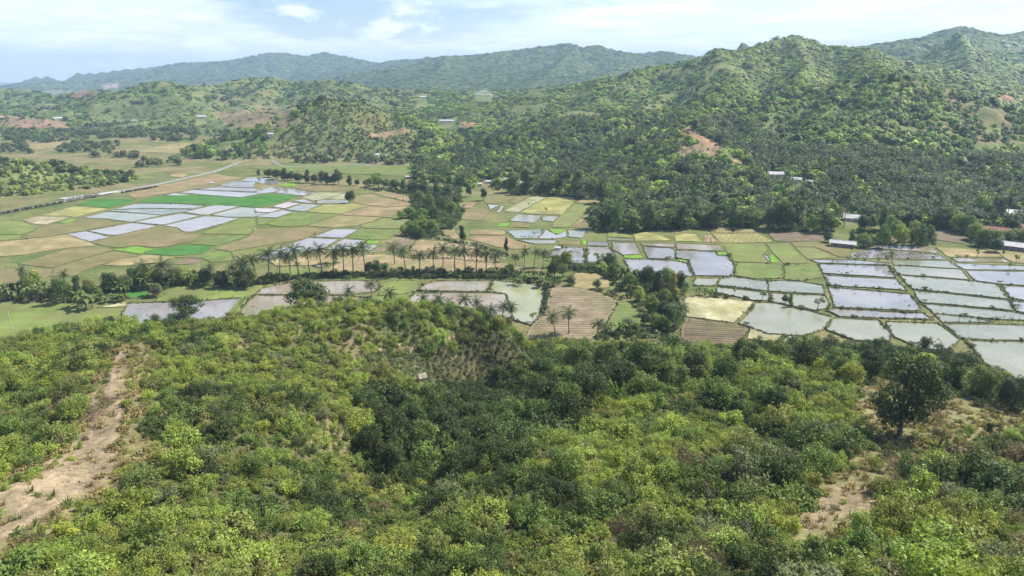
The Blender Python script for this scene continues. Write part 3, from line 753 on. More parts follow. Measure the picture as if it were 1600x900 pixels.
def ridges_mesh(poly, ang, per, zb, mat):
    """low rounded ridges across a tilled field, cut to its outline"""
    a = radians(ang); u = np.array((cos(a), sin(a))); v = np.array((-sin(a), cos(a)))
    pu, pv = poly @ u, poly @ v
    V, Fc = [], []
    o = pv.min() + per * 0.5
    while o < pv.max():
        xs = []
        n = len(poly)
        for i in range(n):
            b0, b1 = pv[i], pv[(i + 1) % n]
            if (b0 > o) != (b1 > o): xs.append(pu[i] + (pu[(i + 1) % n] - pu[i]) * (o - b0) / (b1 - b0))
        xs.sort()
        for i in range(0, len(xs) - 1, 2):
            if xs[i + 1] - xs[i] < 2: continue
            s = max(1, int((xs[i + 1] - xs[i]) / 9)); ring = []
            for j in range(s + 1):
                t = xs[i] + 0.7 + (xs[i + 1] - xs[i] - 1.4) * j / s; w = (vnoise(t / 8, o / 5, 6) - 0.5) * 0.5
                hgt = 0.22 + 0.22 * float(vnoise(t / 3, o, 8))
                k0 = len(V)
                for dv, dz in ((-per * 0.34, 0), (-per * 0.12, hgt), (per * 0.12, hgt * 0.95), (per * 0.34, 0)):
                    q = u * t + v * (o + w + dv); V.append((q[0], q[1], zb + dz))
                ring.append(k0)
            for a0, a1 in zip(ring, ring[1:]):
                for e in range(3): Fc.append((a0 + e, a1 + e, a1 + e + 1, a0 + e + 1))
        o += per * rng.uniform(0.92, 1.08)
    return mk_mesh('furrow_ridges', V, Fc, [mat]) if V else None
for i, (t, pp, cx, cy) in enumerate(recs):
    p = np.array([flat(a, b)[:2] for a, b in pp]); p = refine([tuple(q) for q in p])
    if area2(p) < 0: p = p[::-1]
    zf = 0.02 + 0.0015 * (i % 60) + (0.0 if t in WATERY else 0.10)
    dist = np.hypot(*p.mean(0)); name = 'paddy_field' if t in WATERY or t in ('green', 'lime') else 'crop_field'
    me = mk_mesh(name, np.column_stack([p, np.full(len(p), zf)]), [tuple(range(len(p)))], [FM[t]])
    fo = tag(obj(name, me), flabel[i], 'paddy' if name == 'paddy_field' else 'field', kind='structure')
    FIELDS.append(p)
    if cy > 284:
        big = 1.0 + 0.25 * (dist < 330) - 0.5 * float(sstep(380, 480, dist))
        bw = (0.33 if t in WATERY else 0.2) * big; bh = (0.34 if t in WATERY else 0.12) * big + 0.003 * (i % 30)
        rings = [inset(p, -bw * 0.8), inset(p, -bw * 0.3), inset(p, bw * 0.3), inset(p, bw * 0.8)]
        n = len(p); V = []
        for r, zz in zip(rings, (-0.1, bh, bh, -0.1)):
            zj = (fbm(r[:, 0] / 2.2, r[:, 1] / 2.2, 51, 2) - 0.4) * 0.3 * big if zz > 0 else 0
            V.append(np.column_stack([r, np.full(n, zf * 0.0 + zz) + zj]))
        V = np.concatenate(V); Fc = []
        for r in range(3):
            for j in range(n): Fc.append((r * n + j, r * n + (j + 1) % n, (r + 1) * n + (j + 1) % n, (r + 1) * n + j))
        obj('bund', mk_mesh('bund', V, Fc, [M['bund']], smooth=True), fo)
        per = np.roll(p, -1, 0) - p; Ls = np.linalg.norm(per, axis=1)
        for j in range(n):
            for _ in range(rng.poisson(Ls[j] * (0.55 if t in WATERY else 0.28) * (1.0 if dist < 400 else 0.25))):
                q = p[j] + per[j] * rng.random() + rng.normal(0, 0.3, 2); weeds.append((q[0], q[1], bh * 0.5, 1.0 if dist < 400 else 0.6))
    if t in FURROW:
        ang, sp_ = FURROW[t]
        rm = ridges_mesh(inset(p, 0.8), ang, sp_, zf, FM[t])
        if rm: tag(obj('furrow_ridges', rm, fo), kind='stuff')
    if t in ('mudw', 'weedw', 'wblue') and cy > 330:     # clods and seedlings standing in the water
        lo, hi = p.min(0), p.max(0); kk = int(abs(area2(p)) / 2 * {'mudw': 0.25, 'weedw': 0.3, 'wblue': 0.018}[t])
        q = rng.uniform(lo, hi, (kk * 2, 2)); q = q[in_poly(q[:, 0], q[:, 1], p)]
        q = q[fbm(q[:, 0] / 9, q[:, 1] / 9, 61, 2) > 0.5]
        for a in q: weeds.append((a[0], a[1], 0.0, 0.6))

# road along the foot of the low hill
def ribbon(name, pix, width, z, mat, label, cat):
    pts = [flat(a, b)[:2] for a, b in pix]; dense = []
    for a, b in zip(pts, pts[1:]):
        s = max(2, int(np.hypot(*(b - a)) / 12)); dense += [a + (b - a) * j / s for j in range(s)]
    dense.append(pts[-1]); q = np.array(dense)
    for _ in range(6): q[1:-1] = 0.5 * q[1:-1] + 0.25 * (q[:-2] + q[2:])
    tn = np.gradient(q, axis=0); tn /= np.linalg.norm(tn, axis=1)[:, None]; nr = np.stack([-tn[:, 1], tn[:, 0]], 1)
    n = len(q); V = []; Fc = []
    for off, dz in ((width / 2 + 0.5, -0.2), (width / 2, z), (-width / 2, z), (-width / 2 - 0.5, -0.2)):
        V.append(np.column_stack([q + nr * off, np.full(n, dz)]))
    V = np.concatenate(V)
    for r in range(3):
        for j in range(n - 1): Fc.append((r * n + j, (r + 1) * n + j, (r + 1) * n + j + 1, r * n + j + 1))
    return tag(obj(name, mk_mesh(name, V, Fc, [mat])), label, cat, kind='structure')
M['road'] = plain_material('road', (0.20, 0.19, 0.17), (0.27, 0.255, 0.23), 0.3, 0.6, spec=0.4)
M['concrete'] = plain_material('concrete', (0.44, 0.43, 0.41), (0.54, 0.53, 0.51), 0.2, 0.5, spec=0.4)
ribbon('road', [(-60,344),(0,333.5),(40,326),(95,315),(150,304.5),(185,299),(215,294.5),(250,287),(285,279.5),(315,272.5),(335,268)], 5.5, 0.35, M['road'], 'narrow grey road running along the foot of the low hill', 'road')
ribbon('road', [(335,268),(352,262),(372,254),(392,246),(410,240),(440,262),(560,257),(660,256)], 4.5, 0.33, M['road'], 'pale lane passing below the cone-shaped hill', 'road')
p = refine([tuple(flat(a, b)[:2]) for a, b in [(92,310.5),(144,304),(184,298.5),(188,299),(176,302),(154,305.8),(104,313)]])
tag(obj('pavement', mk_mesh('pavement', np.column_stack([p, np.full(len(p), 0.42)]), [tuple(range(len(p)))][::1], [M['concrete']])), 'bright pale concrete strip beside the road under the low hill', 'pavement', kind='structure')
ribbon('path', [(398,357),(408,366),(413,372),(404,380),(402,386)], 1.4, 0.17, FM['dry'], 'pale footpath winding across a brown stubble field', 'path')
ribbon('path', [(360,492),(372,478),(384,465),(394,453),(404,447)], 3.2, 0.5, FM['lgrass'], 'raised grassy bank between two muddy paddies below the palms', 'bank')
# ------------------------------------------------------------------ plants
def leaf_cloud(r, lobes, n, size, up=0.35, inner=0.45, flat_=0.6, ragged=0.0, upn=0.45):
    """n small leaf sprays spread through overlapping lobes (cx, cy, cz, rx, rz)"""
    lobes = np.array(lobes, float); w = lobes[:, 3] ** 2; pick = r.choice(len(lobes), n, p=w / w.sum())
    d = r.normal(size=(n, 3)); d[:, 2] += up; d /= np.linalg.norm(d, axis=1)[:, None]
    rad = inner + (1.04 - inner) * r.random(n) ** 0.45
    lb = lobes[pick]
    c = lb[:, :3] + d * rad[:, None] * np.column_stack([lb[:, 3], lb[:, 3], lb[:, 4]])
    if ragged: c = c + r.normal(0, ragged, c.shape)
    c[:, 2] = np.maximum(c[:, 2], 0.08)
    nr = d * 0.7 + r.normal(size=(n, 3)) * 0.5 + np.array((0, 0, upn)); nr /= np.linalg.norm(nr, axis=1)[:, None]
    t = np.cross(nr, r.normal(size=(n, 3))); t /= np.maximum(np.linalg.norm(t, axis=1), 1e-6)[:, None]; b = np.cross(nr, t)
    s = size * r.uniform(0.6, 1.45, n)[:, None]
    fold = nr * s * r.uniform(-0.25, 0.25, n)[:, None]
    V = np.stack([c - t * s, c - b * s * flat_ + fold, c + t * s, c + b * s * flat_ + fold], 1).reshape(-1, 3)
    Fq = np.arange(n * 4).reshape(n, 4)
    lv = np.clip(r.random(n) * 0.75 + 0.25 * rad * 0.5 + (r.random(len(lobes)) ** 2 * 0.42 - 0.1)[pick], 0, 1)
    return V, Fq, np.repeat(lv, 4)
def tube(path, radii, k=6):
    path = np.array(path, float); V = []; Fc = []
    for i, p in enumerate(path):
        d = path[min(i + 1, len(path) - 1)] - path[max(i - 1, 0)]; d /= np.linalg.norm(d) + 1e-9
        a = np.cross(d, (0.3, 0.9, 0.1)); a /= np.linalg.norm(a); b = np.cross(d, a)
        for j in range(k):
            t = 2 * pi * j / k; V.append(p + radii[i] * (a * cos(t) + b * sin(t)))
    for i in range(len(path) - 1):
        for j in range(k): Fc.append((i * k + j, i * k + (j + 1) % k, (i + 1) * k + (j + 1) % k, (i + 1) * k + j))
    return np.array(V), np.array(Fc)
def join(parts):
    V = []; Fc = []; L = []; mi = []; o = 0
    for v, f, lv, m in parts:
        V.append(v); Fc.append(np.asarray(f) + o); L.append(np.full(len(v), lv) if np.isscalar(lv) else lv); mi.append(np.full(len(f), m)); o += len(v)
    return np.concatenate(V), np.concatenate(Fc), np.concatenate(L), np.concatenate(mi)
def limbs(r, h, crown_r, n=5, base_r=0.22, trunk_f=0.45):
    parts = []
    top = np.array((r.normal(0, 0.15), r.normal(0, 0.15), h * trunk_f))
    v, f = tube([(0, 0, -0.6), (0.05, 0, h * trunk_f * 0.5), top], [base_r * 1.3, base_r, base_r * 0.8]); parts.append((v, f, 0.5, 0))
    for i in range(n):
        a = 2 * pi * (i + r.random()) / n; e = np.array((cos(a) * crown_r * 0.65, sin(a) * crown_r * 0.65, h * r.uniform(0.65, 0.88)))
        mid = top * 0.5 + e * 0.5 + np.array((0, 0, 0.2))
        v, f = tube([top - (0, 0, 0.3), mid, e], [base_r * 0.6, base_r * 0.4, base_r * 0.12], 5); parts.append((v, f, 0.5, 0))
    v, f = tube([top, (0, 0, h * 0.9)], [base_r * 0.7, base_r * 0.15], 5); parts.append((v, f, 0.5, 0))
    return join(parts)
class Proto:                                       # meshes shared by every copy of one kind of plant
    def __init__(s, name, trunk, crown, w, h): s.name, s.trunk, s.crown, s.w, s.h = name, trunk, crown, w, h
def bush_proto(seed, n=900, size=0.17, tall=1.0, open_=0.0):
    r = np.random.default_rng(seed); lobes = []
    for i in range(20):                              # uneven small masses, none of them a ball of its own
        a = r.random() * 2 * pi; d = 1.55 * sqrt(r.random()); rr = r.uniform(0.22, 0.62)
        lobes.append((cos(a) * d, sin(a) * d * r.uniform(0.7, 1.1), max(0.2, r.uniform(0.3, 1.75) * tall - 0.45 * d), rr, rr * r.uniform(0.6, 1.1)))
    V, Fq, lv = leaf_cloud(r, lobes, n, size, inner=0.15 + open_, flat_=0.45, ragged=0.13)
    VV, FF, LV = [V], [Fq], [lv]; o = len(V)
    for i in range(34):                              # shoots that stand out of the mass
        a = r.random() * 6.3; d = 1.3 * sqrt(r.random()); b0 = np.array((cos(a) * d, sin(a) * d, (1.5 - 0.5 * d) * tall * r.uniform(0.5, 1.0)))
        dr = np.array((cos(a) * 0.5 + r.normal(0, 0.3), sin(a) * 0.5 + r.normal(0, 0.3), r.uniform(0.5, 1.2))); dr /= np.linalg.norm(dr); ln = r.uniform(0.3, 0.85)
        v, f, l = leaf_cloud(r, [tuple(b0 + dr * ln * t) + (0.10, 0.10) for t in np.linspace(0, 1, 5)], 14, size * 0.95, inner=0.2, flat_=0.4)
        VV.append(v); FF.append(f + o); LV.append(np.clip(l + 0.15, 0, 1)); o += len(v)
    V, Fq, lv = np.concatenate(VV), np.concatenate(FF), np.concatenate(LV)
    parts = []
    for i in range(4):
        a = r.random() * 6.3; v, f = tube([(0, 0, -0.4), (cos(a) * 0.3, sin(a) * 0.3, 0.8), (cos(a) * 0.8, sin(a) * 0.8, 1.6 * tall)], [0.06, 0.045, 0.015], 4); parts.append((v, f, 0.5, 0))
    tv, tf, _, _ = join(parts)
    return Proto('shrub', mk_mesh('trunk', tv, tf, [M['bark']]), mk_mesh('crown', V, Fq, [M['leaf']], attrs={'lv': ('FLOAT', lv)}), 4.0, 2.2 * tall)
def tree_proto(seed, h=8.0, cr=3.4, n=3000, size=0.26, kind='round', trunk_f=0.3):
    r = np.random.default_rng(seed); lobes = []
    if kind == 'round':
        for i in range(18):
            a = r.random() * 2 * pi; e = r.uniform(-0.75, 1) ; d = cr * 0.62 * sqrt(1 - max(e, 0) ** 2 * 0.7) * sqrt(r.uniform(0.3, 1)); rr = cr * r.uniform(0.32, 0.5)
            lobes.append((cos(a) * d, sin(a) * d, h * 0.52 + e * h * 0.30, rr, rr * 0.85))
    elif kind == 'near':
        for i in range(34):
            a = r.random() * 2 * pi; e = r.uniform(-0.8, 1); d = cr * 0.8 * sqrt(max(0.05, 1 - e * e * 0.8)) * sqrt(r.uniform(0.25, 1)); rr = cr * r.uniform(0.14, 0.32)
            lobes.append((cos(a) * d, sin(a) * d * 0.9, h * 0.47 + e * h * 0.37, rr, rr * r.uniform(0.6, 1.0)))
    elif kind == 'flat':
        for i in range(15):
            a = r.random() * 2 * pi; d = cr * 0.8 * sqrt(r.random()); rr = cr * r.uniform(0.26, 0.4)
            lobes.append((cos(a) * d, sin(a) * d, h * 0.8 - 0.10 * d + r.uniform(-0.5, 0.4), rr, rr * 0.5))
    elif kind == 'tall':
        for i in range(13):
            a = r.random() * 2 * pi; t = r.random(); d = cr * 0.5 * (1 - 0.5 * t) * sqrt(r.random()); rr = cr * r.uniform(0.34, 0.5) * (1.1 - 0.45 * t)
            lobes.append((cos(a) * d, sin(a) * d, h * (0.2 + 0.7 * t), rr, rr * 1.15))
    else:                                            # open: few clumps with sky between
        for i in range(10):
            a = r.random() * 2 * pi; d = cr * 0.75 * sqrt(r.random()); rr = cr * r.uniform(0.2, 0.34)
            lobes.append((cos(a) * d, sin(a) * d, h * r.uniform(0.5, 0.95), rr, rr * 0.7))
    V, Fq, lv = leaf_cloud(r, lobes, n, size, inner=0.3, ragged=0.22 if kind == 'near' else 0.16, flat_=0.5)
    tv, tf, _, _ = limbs(r, h, cr, 5, 0.2, trunk_f)
    return Proto('tree', mk_mesh('trunk', tv, tf, [M['bark']], smooth=True), mk_mesh('crown', V, Fq, [M['leaf']], attrs={'lv': ('FLOAT', lv)}), 2.1 * cr, h)
def frond(r, az, el, L, droop, n=12, wid=0.85):
    V = []; Fc = []; lv = []
    p = np.zeros(3); d = np.array((cos(az) * cos(el), sin(az) * cos(el), sin(el))); pts = [p.copy()]; ds = [d.copy()]
    for i in range(n):
        d = d + np.array((0, 0, -droop / n)); d /= np.linalg.norm(d); p = p + d * L / n; pts.append(p.copy()); ds.append(d.copy())
    s = np.array((-sin(az), cos(az), 0)); o = 0; g = r.uniform(0.2, 0.9)
    for i in range(1, n + 1):
        q = pts[i]; w = wid * (0.5 + 1.1 * (i / n)) * (1.0 if i < n * 0.75 else max(0.25, 1.6 - 1.2 * i / n)); seg = L / n
        for sd in (-1, 1):
            tip = q + s * sd * w + ds[i] * w * 0.75 + np.array((0, 0, -w * 0.55))
            V += [q - ds[i] * seg * 0.5, q + ds[i] * seg * 0.32, tip]; Fc.append((o, o + 1, o + 2, o + 2)); lv += [g, g, min(1, g + 0.15)]; o += 3
    return np.array(V), Fc, lv
def tri_mesh(name, V, T, mats, lv): return mk_mesh(name, V, np.array([t[:3] for t in T]), mats, attrs={'lv': ('FLOAT', lv)})
def palm_proto(seed, h=13.0, nf=30, L=3.9):
    r = np.random.default_rng(seed); lean = r.normal(0, 0.5, 2); top = np.array((lean[0], lean[1], h - 1.5))
    tv, tf = tube([(0, 0, -0.5), (lean[0] * 0.1, lean[1] * 0.1, h * 0.3), (lean[0] * 0.45, lean[1] * 0.45, h * 0.62), top], [0.30, 0.21, 0.18, 0.15], 7)
    V = []; T = []; lv = []; o = 0
    for i in range(nf):
        az = 2.4 * i + r.normal(0, 0.15); el = radians(72 - 95 * (i / nf) + r.normal(0, 6))
        v, f, l = frond(r, az, el, L * r.uniform(0.85, 1.1), 1.1 + 0.5 * (i / nf)); V.append(v + top); T += [tuple(a + o for a in q) for q in f]; lv += l; o += len(v)
    for i in range(6):                               # nuts under the crown
        a = i * 1.05; c = top + np.array((cos(a) * 0.32, sin(a) * 0.32, -0.35)); q = 0.17
        v = c + q * np.array([(1,0,0),(0,1,0),(-1,0,0),(0,-1,0),(0,0,1.2),(0,0,-1.2)])
        V.append(v); T += [tuple(o + e for e in t) for t in ((0,1,4),(1,2,4),(2,3,4),(3,0,4),(1,0,5),(2,1,5),(3,2,5),(0,3,5))]; lv += [0.8] * 6; o += 6
    return Proto('palm', mk_mesh('trunk', tv, tf, [M['palm_bark']], smooth=True), tri_mesh('crown', np.concatenate(V), T, [M['palm_leaf']], lv), 2 * L, h)
def banana_proto(seed, ns=4):
    r = np.random.default_rng(seed); V = []; T = []; lv = []; o = 0; st = []
    for s in range(ns):
        b = np.array((r.normal(0, 0.8), r.normal(0, 0.8), 0)); hh = r.uniform(1.6, 2.6)
        v, f = tube([b + (0, 0, -0.3), b + (0, 0, hh)], [0.16, 0.09], 6); st.append((v, f, 0.5, 0))
        for i in range(8):
            az = 2.4 * i + s; el = radians(r.uniform(25, 80)); L = r.uniform(1.5, 2.3); wd = r.uniform(0.26, 0.4); d = np.array((cos(az) * cos(el), sin(az) * cos(el), sin(el)))
            p = b + (0, 0, hh); sd = np.array((-sin(az), cos(az), 0)); prev = None; g = r.random()
            for j in range(6):
                w = wd * sin(pi * min(0.97, (j + 0.4) / 5.6)) + 0.03
                V.append(np.array([p - sd * w + (0, 0, w * 0.3), p, p + sd * w + (0, 0, w * 0.3)])); lv += [g, min(1, g + 0.2), g]
                if j: T += [(o - 3, o, o - 2), (o - 2, o, o + 1), (o - 2, o + 1, o - 1), (o - 1, o + 1, o + 2)]
                o += 3; d = d + np.array((0, 0, -0.36)); d /= np.linalg.norm(d); p = p + d * L / 5
    tv, tf, _, _ = join(st)
    return Proto('banana', mk_mesh('stem', tv, tf, [M['bark']]), tri_mesh('leaves', np.concatenate(V), T, [M['palm_leaf']], lv), 4.5, 4.2)
def tuft_mesh(seed, n=26, h=0.6):
    r = np.random.default_rng(seed); V = []; T = []; lv = []
    for i in range(n):
        a = r.random() * 6.3; d = r.uniform(0, 0.3); b = np.array((cos(a) * d, sin(a) * d, -0.05)); l = h * r.uniform(0.5, 1.2)
        t = b + np.array((cos(a) * l * 0.6, sin(a) * l * 0.6, l)); s = np.array((-sin(a), cos(a), 0)) * 0.05
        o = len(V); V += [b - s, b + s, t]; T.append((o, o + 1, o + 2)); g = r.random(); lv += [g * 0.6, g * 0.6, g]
    return tri_mesh('tuft', np.array(V), T, [M['leaf']], lv)
def twig_mesh(seed, n=130):                          # dead leafless brush
    r = np.random.default_rng(seed); V = []; T = []; lv = []
    for i in range(n):
        b = np.array((r.normal(0, 0.5), r.normal(0, 0.5), r.uniform(0, 0.7))); d = r.normal(size=3); d[2] = abs(d[2]); d /= np.linalg.norm(d); l = r.uniform(0.5, 1.3)
        s = np.cross(d, r.normal(size=3)); s /= np.linalg.norm(s); s *= 0.028; o = len(V)
        V += [b - s, b + s, b + d * l]; T.append((o, o + 1, o + 2)); g = r.random(); lv += [g, g, g]
    return tri_mesh('twigs', np.array(V), T, [M['leaf']], lv)

BUSH = [bush_proto(100 + i, 2100, 0.088 + 0.018 * (i % 3), [1.15, 1.5, 0.9][i % 3], 0.05 * (i % 2)) for i in range(9)]
TREES = {'round': [tree_proto(200 + i) for i in range(3)], 'flat': [tree_proto(220 + i, 7.5, 4.2, 2600, 0.22, 'flat', 0.4) for i in range(2)],
         'tall': [tree_proto(240 + i, 10.0, 2.9, 2600, 0.26, 'tall', 0.2) for i in range(2)], 'open': [tree_proto(260 + i, 7.5, 3.2, 900, 0.24, 'open', 0.5) for i in range(2)]}
TREES['near'] = [tree_proto(280 + i, 7.6, 3.5, 6500, 0.15, 'near', 0.28) for i in range(4)]
PALMS = [palm_proto(300 + i, 13 + 0.6 * (i % 3)) for i in range(4)]
BANANA = [banana_proto(320 + i) for i in range(3)]

def scatter_group():
    ng = bpy.data.node_groups.new('scatter', 'GeometryNodeTree')
    ng.interface.new_socket('Geometry', in_out='INPUT', socket_type='NodeSocketGeometry'); ng.interface.new_socket('Geometry', in_out='OUTPUT', socket_type='NodeSocketGeometry')
    return ng
def scatter(name, protos, pts, scale, idx, tint, label, cat, kind='stuff', flatz=None, lean=0.0):
    """one mass of plants nobody could count: copies of a few meshes over many spots"""
    pc = bpy.data.collections.new(name + '_kinds')
    for i, me in enumerate(protos): pc.objects.link(bpy.data.objects.new('%s_kind_%02d' % (name, i), me))
    n = len(pts); pts = np.asarray(pts, np.float32)
    sz = scale if flatz is None else scale * flatz
    rot = np.column_stack([rng.normal(0, 0.08, n), rng.normal(0, 0.08, n), rng.random(n) * 2 * pi])
    if lean:                                           # low growth follows the slope it stands on
        X, Y = pts[:, 0].astype(float), pts[:, 1].astype(float); e_ = np.maximum(3.0, np.hypot(X, Y) * 0.012)
        nv = np.column_stack([-(hz(X + e_, Y) - hz(X - e_, Y)) / (2 * e_) * lean, -(hz(X, Y + e_) - hz(X, Y - e_)) / (2 * e_) * lean, np.ones(n)]) + rng.normal(0, 0.06, (n, 3)); nv /= np.linalg.norm(nv, axis=1)[:, None]
        ax = np.cross(nv, (0, 1, 0)); ax /= np.linalg.norm(ax, axis=1)[:, None]; ay = np.cross(nv, ax); a = rng.random(n) * 2 * pi; c_, s_ = np.cos(a)[:, None], np.sin(a)[:, None]
        ux = ax * c_ + ay * s_; uy = np.cross(nv, ux)
        rot = np.column_stack([np.arctan2(uy[:, 2], nv[:, 2]), np.arcsin(np.clip(-ux[:, 2], -1, 1)), np.arctan2(ux[:, 1], ux[:, 0])])
    me = mk_mesh(name, pts, [], [], attrs={'psize': ('FLOAT_VECTOR', np.column_stack([scale, scale, sz])), 'prot': ('FLOAT_VECTOR', rot), 'pidx': ('INT', idx), 'tint': ('FLOAT_VECTOR', tint)})
    o = tag(obj(name, me), label, cat, kind=kind)
    ng = scatter_group(); k = NT(ng)
    gi = k.n('NodeGroupInput'); go = k.n('NodeGroupOutput')
    ci = k.n('GeometryNodeCollectionInfo'); ci.inputs['Collection'].default_value = pc; ci.inputs['Separate Children'].default_value = True; ci.inputs['Reset Children'].default_value = True
    def na(nm, ty): return k.n('GeometryNodeInputNamedAttribute', {'Name': nm}, data_type=ty).outputs['Attribute']
    ins = k.n('GeometryNodeInstanceOnPoints', {'Points': gi.outputs[0], 'Instance': ci.outputs[0], 'Pick Instance': True, 'Instance Index': na('pidx', 'INT'),
              'Rotation': k.n('FunctionNodeEulerToRotation', {0: na('prot', 'FLOAT_VECTOR')}).outputs[0], 'Scale': na('psize', 'FLOAT_VECTOR')})
    ng.links.new(ins.outputs[0], go.inputs[0])
    md = o.modifiers.new('scatter', 'NODES'); md.node_group = ng
    return o
def plant(pr, loc, sx, sz, rot, tint, name, label, cat, group=None):
    e = bpy.data.objects.new(name, None); COL.objects.link(e); e.location = loc; e.rotation_euler = (rng.normal(0, 0.05), rng.normal(0, 0.05), rot); e.scale = (sx, sx, sz); e.empty_display_size = 0.3
    tag(e, label, cat, group)
    tn, cn = ('stem', 'leaves') if pr.name == 'banana' else ('trunk', 'crown')
    t = bpy.data.objects.new(tn, pr.trunk); COL.objects.link(t); t.parent = e
    c = bpy.data.objects.new(cn, pr.crown); COL.objects.link(c); c.parent = e; c['tint'] = [float(v) for v in tint]
    return e
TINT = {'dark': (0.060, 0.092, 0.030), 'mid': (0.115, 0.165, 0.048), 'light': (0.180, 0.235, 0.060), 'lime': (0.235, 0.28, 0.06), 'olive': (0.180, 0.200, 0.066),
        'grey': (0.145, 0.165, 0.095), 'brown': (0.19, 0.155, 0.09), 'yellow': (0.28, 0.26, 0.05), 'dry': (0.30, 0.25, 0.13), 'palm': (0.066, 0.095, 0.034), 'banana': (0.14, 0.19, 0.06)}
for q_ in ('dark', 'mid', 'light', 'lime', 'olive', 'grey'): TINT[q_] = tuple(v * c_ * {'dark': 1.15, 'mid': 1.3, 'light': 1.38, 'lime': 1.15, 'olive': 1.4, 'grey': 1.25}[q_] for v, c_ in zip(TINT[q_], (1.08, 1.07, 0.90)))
TW = {'dark': 'dark green', 'mid': 'mid green', 'light': 'light green', 'lime': 'bright yellow-green', 'olive': 'olive green', 'grey': 'grey-green', 'brown': 'brownish', 'yellow': 'yellowing', 'dry': 'dry straw-coloured'}
def vary(t, n=None, a=0.18):
    t = np.array(t, float)
    if n is None: return t * np.clip(rng.normal(1, a), 0.6, 1.5) * rng.normal(1, 0.05, 3)
    return t * np.clip(rng.normal(1, a, (n, 1)), 0.55, 1.6) * rng.normal(1, 0.06, (n, 3))

# ---- scrub on the near hill
CROP = [(560,563),(620,548),(690,540),(770,520),(815,535),(800,570),(760,598),(700,602),(620,585)]
GULLY = [(545,590),(600,600),(650,612),(740,598),(800,572),(835,548),(900,545),(1060,560),(1010,600),(930,630),(860,670),(760,720),(640,755),(590,745),(560,690)]
YELL = [(215,500),(330,485),(450,478),(560,490),(610,520),(560,560),(590,640),(560,720),(500,680),(420,640),(330,600),(230,560)]
SOFTL = [(-60,600),(110,590),(120,650),(60,700),(-60,750)]
SPURR = [(560,900),(640,800),(780,730),(900,660),(1040,590),(1150,560),(1180,700),(1050,800),(1000,900)]
RIGHTB = [(1420,720),(1620,680),(1620,900),(1400,900),(1380,800)]
FOOT = np.array([(-100,530),(0,520),(190,503),(380,500),(560,500),(620,508),(800,512),(830,532),(1060,542),(1150,541),(1250,539),(1330,536),(1480,552),(1590,600),(1700,650)], float)
def foot(x, y, z):
    px, py = project(x, y, z); k = (z <= 0.9) & (y < 275) & (py > np.interp(px, FOOT[:, 0], FOOT[:, 1]))
    for p in FIELDS:
        if p[:, 1].min() < 290: k &= ~in_poly(x, y, inset(p, -1.5))
    return k
def fg_points(n, x0=-330, x1=330, y0=30, y1=276):
    x = rng.uniform(x0, x1, n); y = rng.uniform(y0, y1, n)
    k = (np.abs(x) < 0.86 * y + 22); x, y = x[k], y[k]
    z = hz(x, y); k = (z > 0.9) | foot(x, y, z); x, y, z = x[k], y[k], z[k]
    k = visible(x, y, z, 4.0, 0.012); return x[k], y[k], z[k]
def poisson_thin(x, y, r, order):
    """keep points apart: r is each one's own spacing"""
    cell = {}; keep = np.zeros(len(x), bool); s = 3.0
    for i in order:
        ci, cj = int(x[i] // s), int(y[i] // s); ok = True
        for a in (ci - 1, ci, ci + 1):
            for b in (cj - 1, cj, cj + 1):
                for j in cell.get((a, b), ()):
                    if (x[i] - x[j]) ** 2 + (y[i] - y[j]) ** 2 < (0.5 * (r[i] + r[j])) ** 2: ok = False; break
                if not ok: break
            if not ok: break
        if ok: keep[i] = True; cell.setdefault((ci, cj), []).append(i)
    return keep
x, y, z = fg_points(60000)
px, py = project(x, y, z + 1.5)
nA = fbm(x / 22, y / 22, 71, 3); nB = fbm(x / 9, y / 9, 72, 3)
size = np.clip(np.exp(rng.normal(-0.45, 0.42, len(x))), 0.3, 1.7)
dirt = in_poly(px, py, DIRT) | in_poly(px, py, CLEARDIRT); dryg = in_poly(px, py, DRYG) & ~dirt; clear = in_poly(px, py, CLEAR) & ~in_poly(px, py, CLEARDIRT)
crop = in_poly(px, py, CROP); gul = in_poly(px, py, GULLY); yel = in_poly(px, py, YELL); softl = in_poly(px, py, SOFTL); spur = in_poly(px, py, SPURR); rb = in_poly(px, py, RIGHTB)
keep = np.ones(len(x), bool)
keep &= ~(dirt & (rng.random(len(x)) < 0.95)); keep &= ~(dryg & (rng.random(len(x)) < 0.50)); keep &= ~(clear & (rng.random(len(x)) < 0.78)); keep &= ~crop
for pts, w in TRAILS: keep &= seg_dist(px, py, pts)[0] > w * 2.2
size = np.where(dryg | clear | dirt, size * 0.6, size); size = np.where(yel, size * 0.82, size); size = np.where(gul, size * 1.5, size); size = np.where(softl, size * 0.9, size)
size = np.where((px > 1000) & ~clear & ~dirt, size * 1.25, size)
x, y, z, px, py, size, nA, nB = (v[keep] for v in (x, y, z, px, py, size, nA, nB)); gul, yel, softl, spur, rb, clear, dryg = (v[keep] for v in (gul, yel, softl, spur, rb, clear, dryg))
kk = poisson_thin(x, y, 1.7 * size, np.argsort(-size))
x, y, z, px, py, size, nA, nB = (v[kk] for v in (x, y, z, px, py, size, nA, nB)); gul, yel, softl, spur, rb, clear, dryg = (v[kk] for v in (gul, yel, softl, spur, rb, clear, dryg))
KIND = ['dark', 'mid', 'light', 'lime', 'olive', 'grey', 'brown']
W = np.tile(np.array((0.9, 2.2, 2.2, 0.8, 1.5, 0.5, 0.10)), (len(x), 1))
W[gul] = (9, 2.2, 0.25, 0.03, 0.15, 0.2, 0.03); W[yel] = (0.15, 1.3, 3.2, 1.6, 1.2, 0.1, 0.12); W[softl] = (0.2, 3.0, 1.6, 0.2, 0.8, 0.1, 0); W[spur] = (0.8, 2.6, 2.8, 0.7, 1.0, 0.6, 0.1)  # gully scrub weighted to dark leaf tints, putting the gully's shade into colour
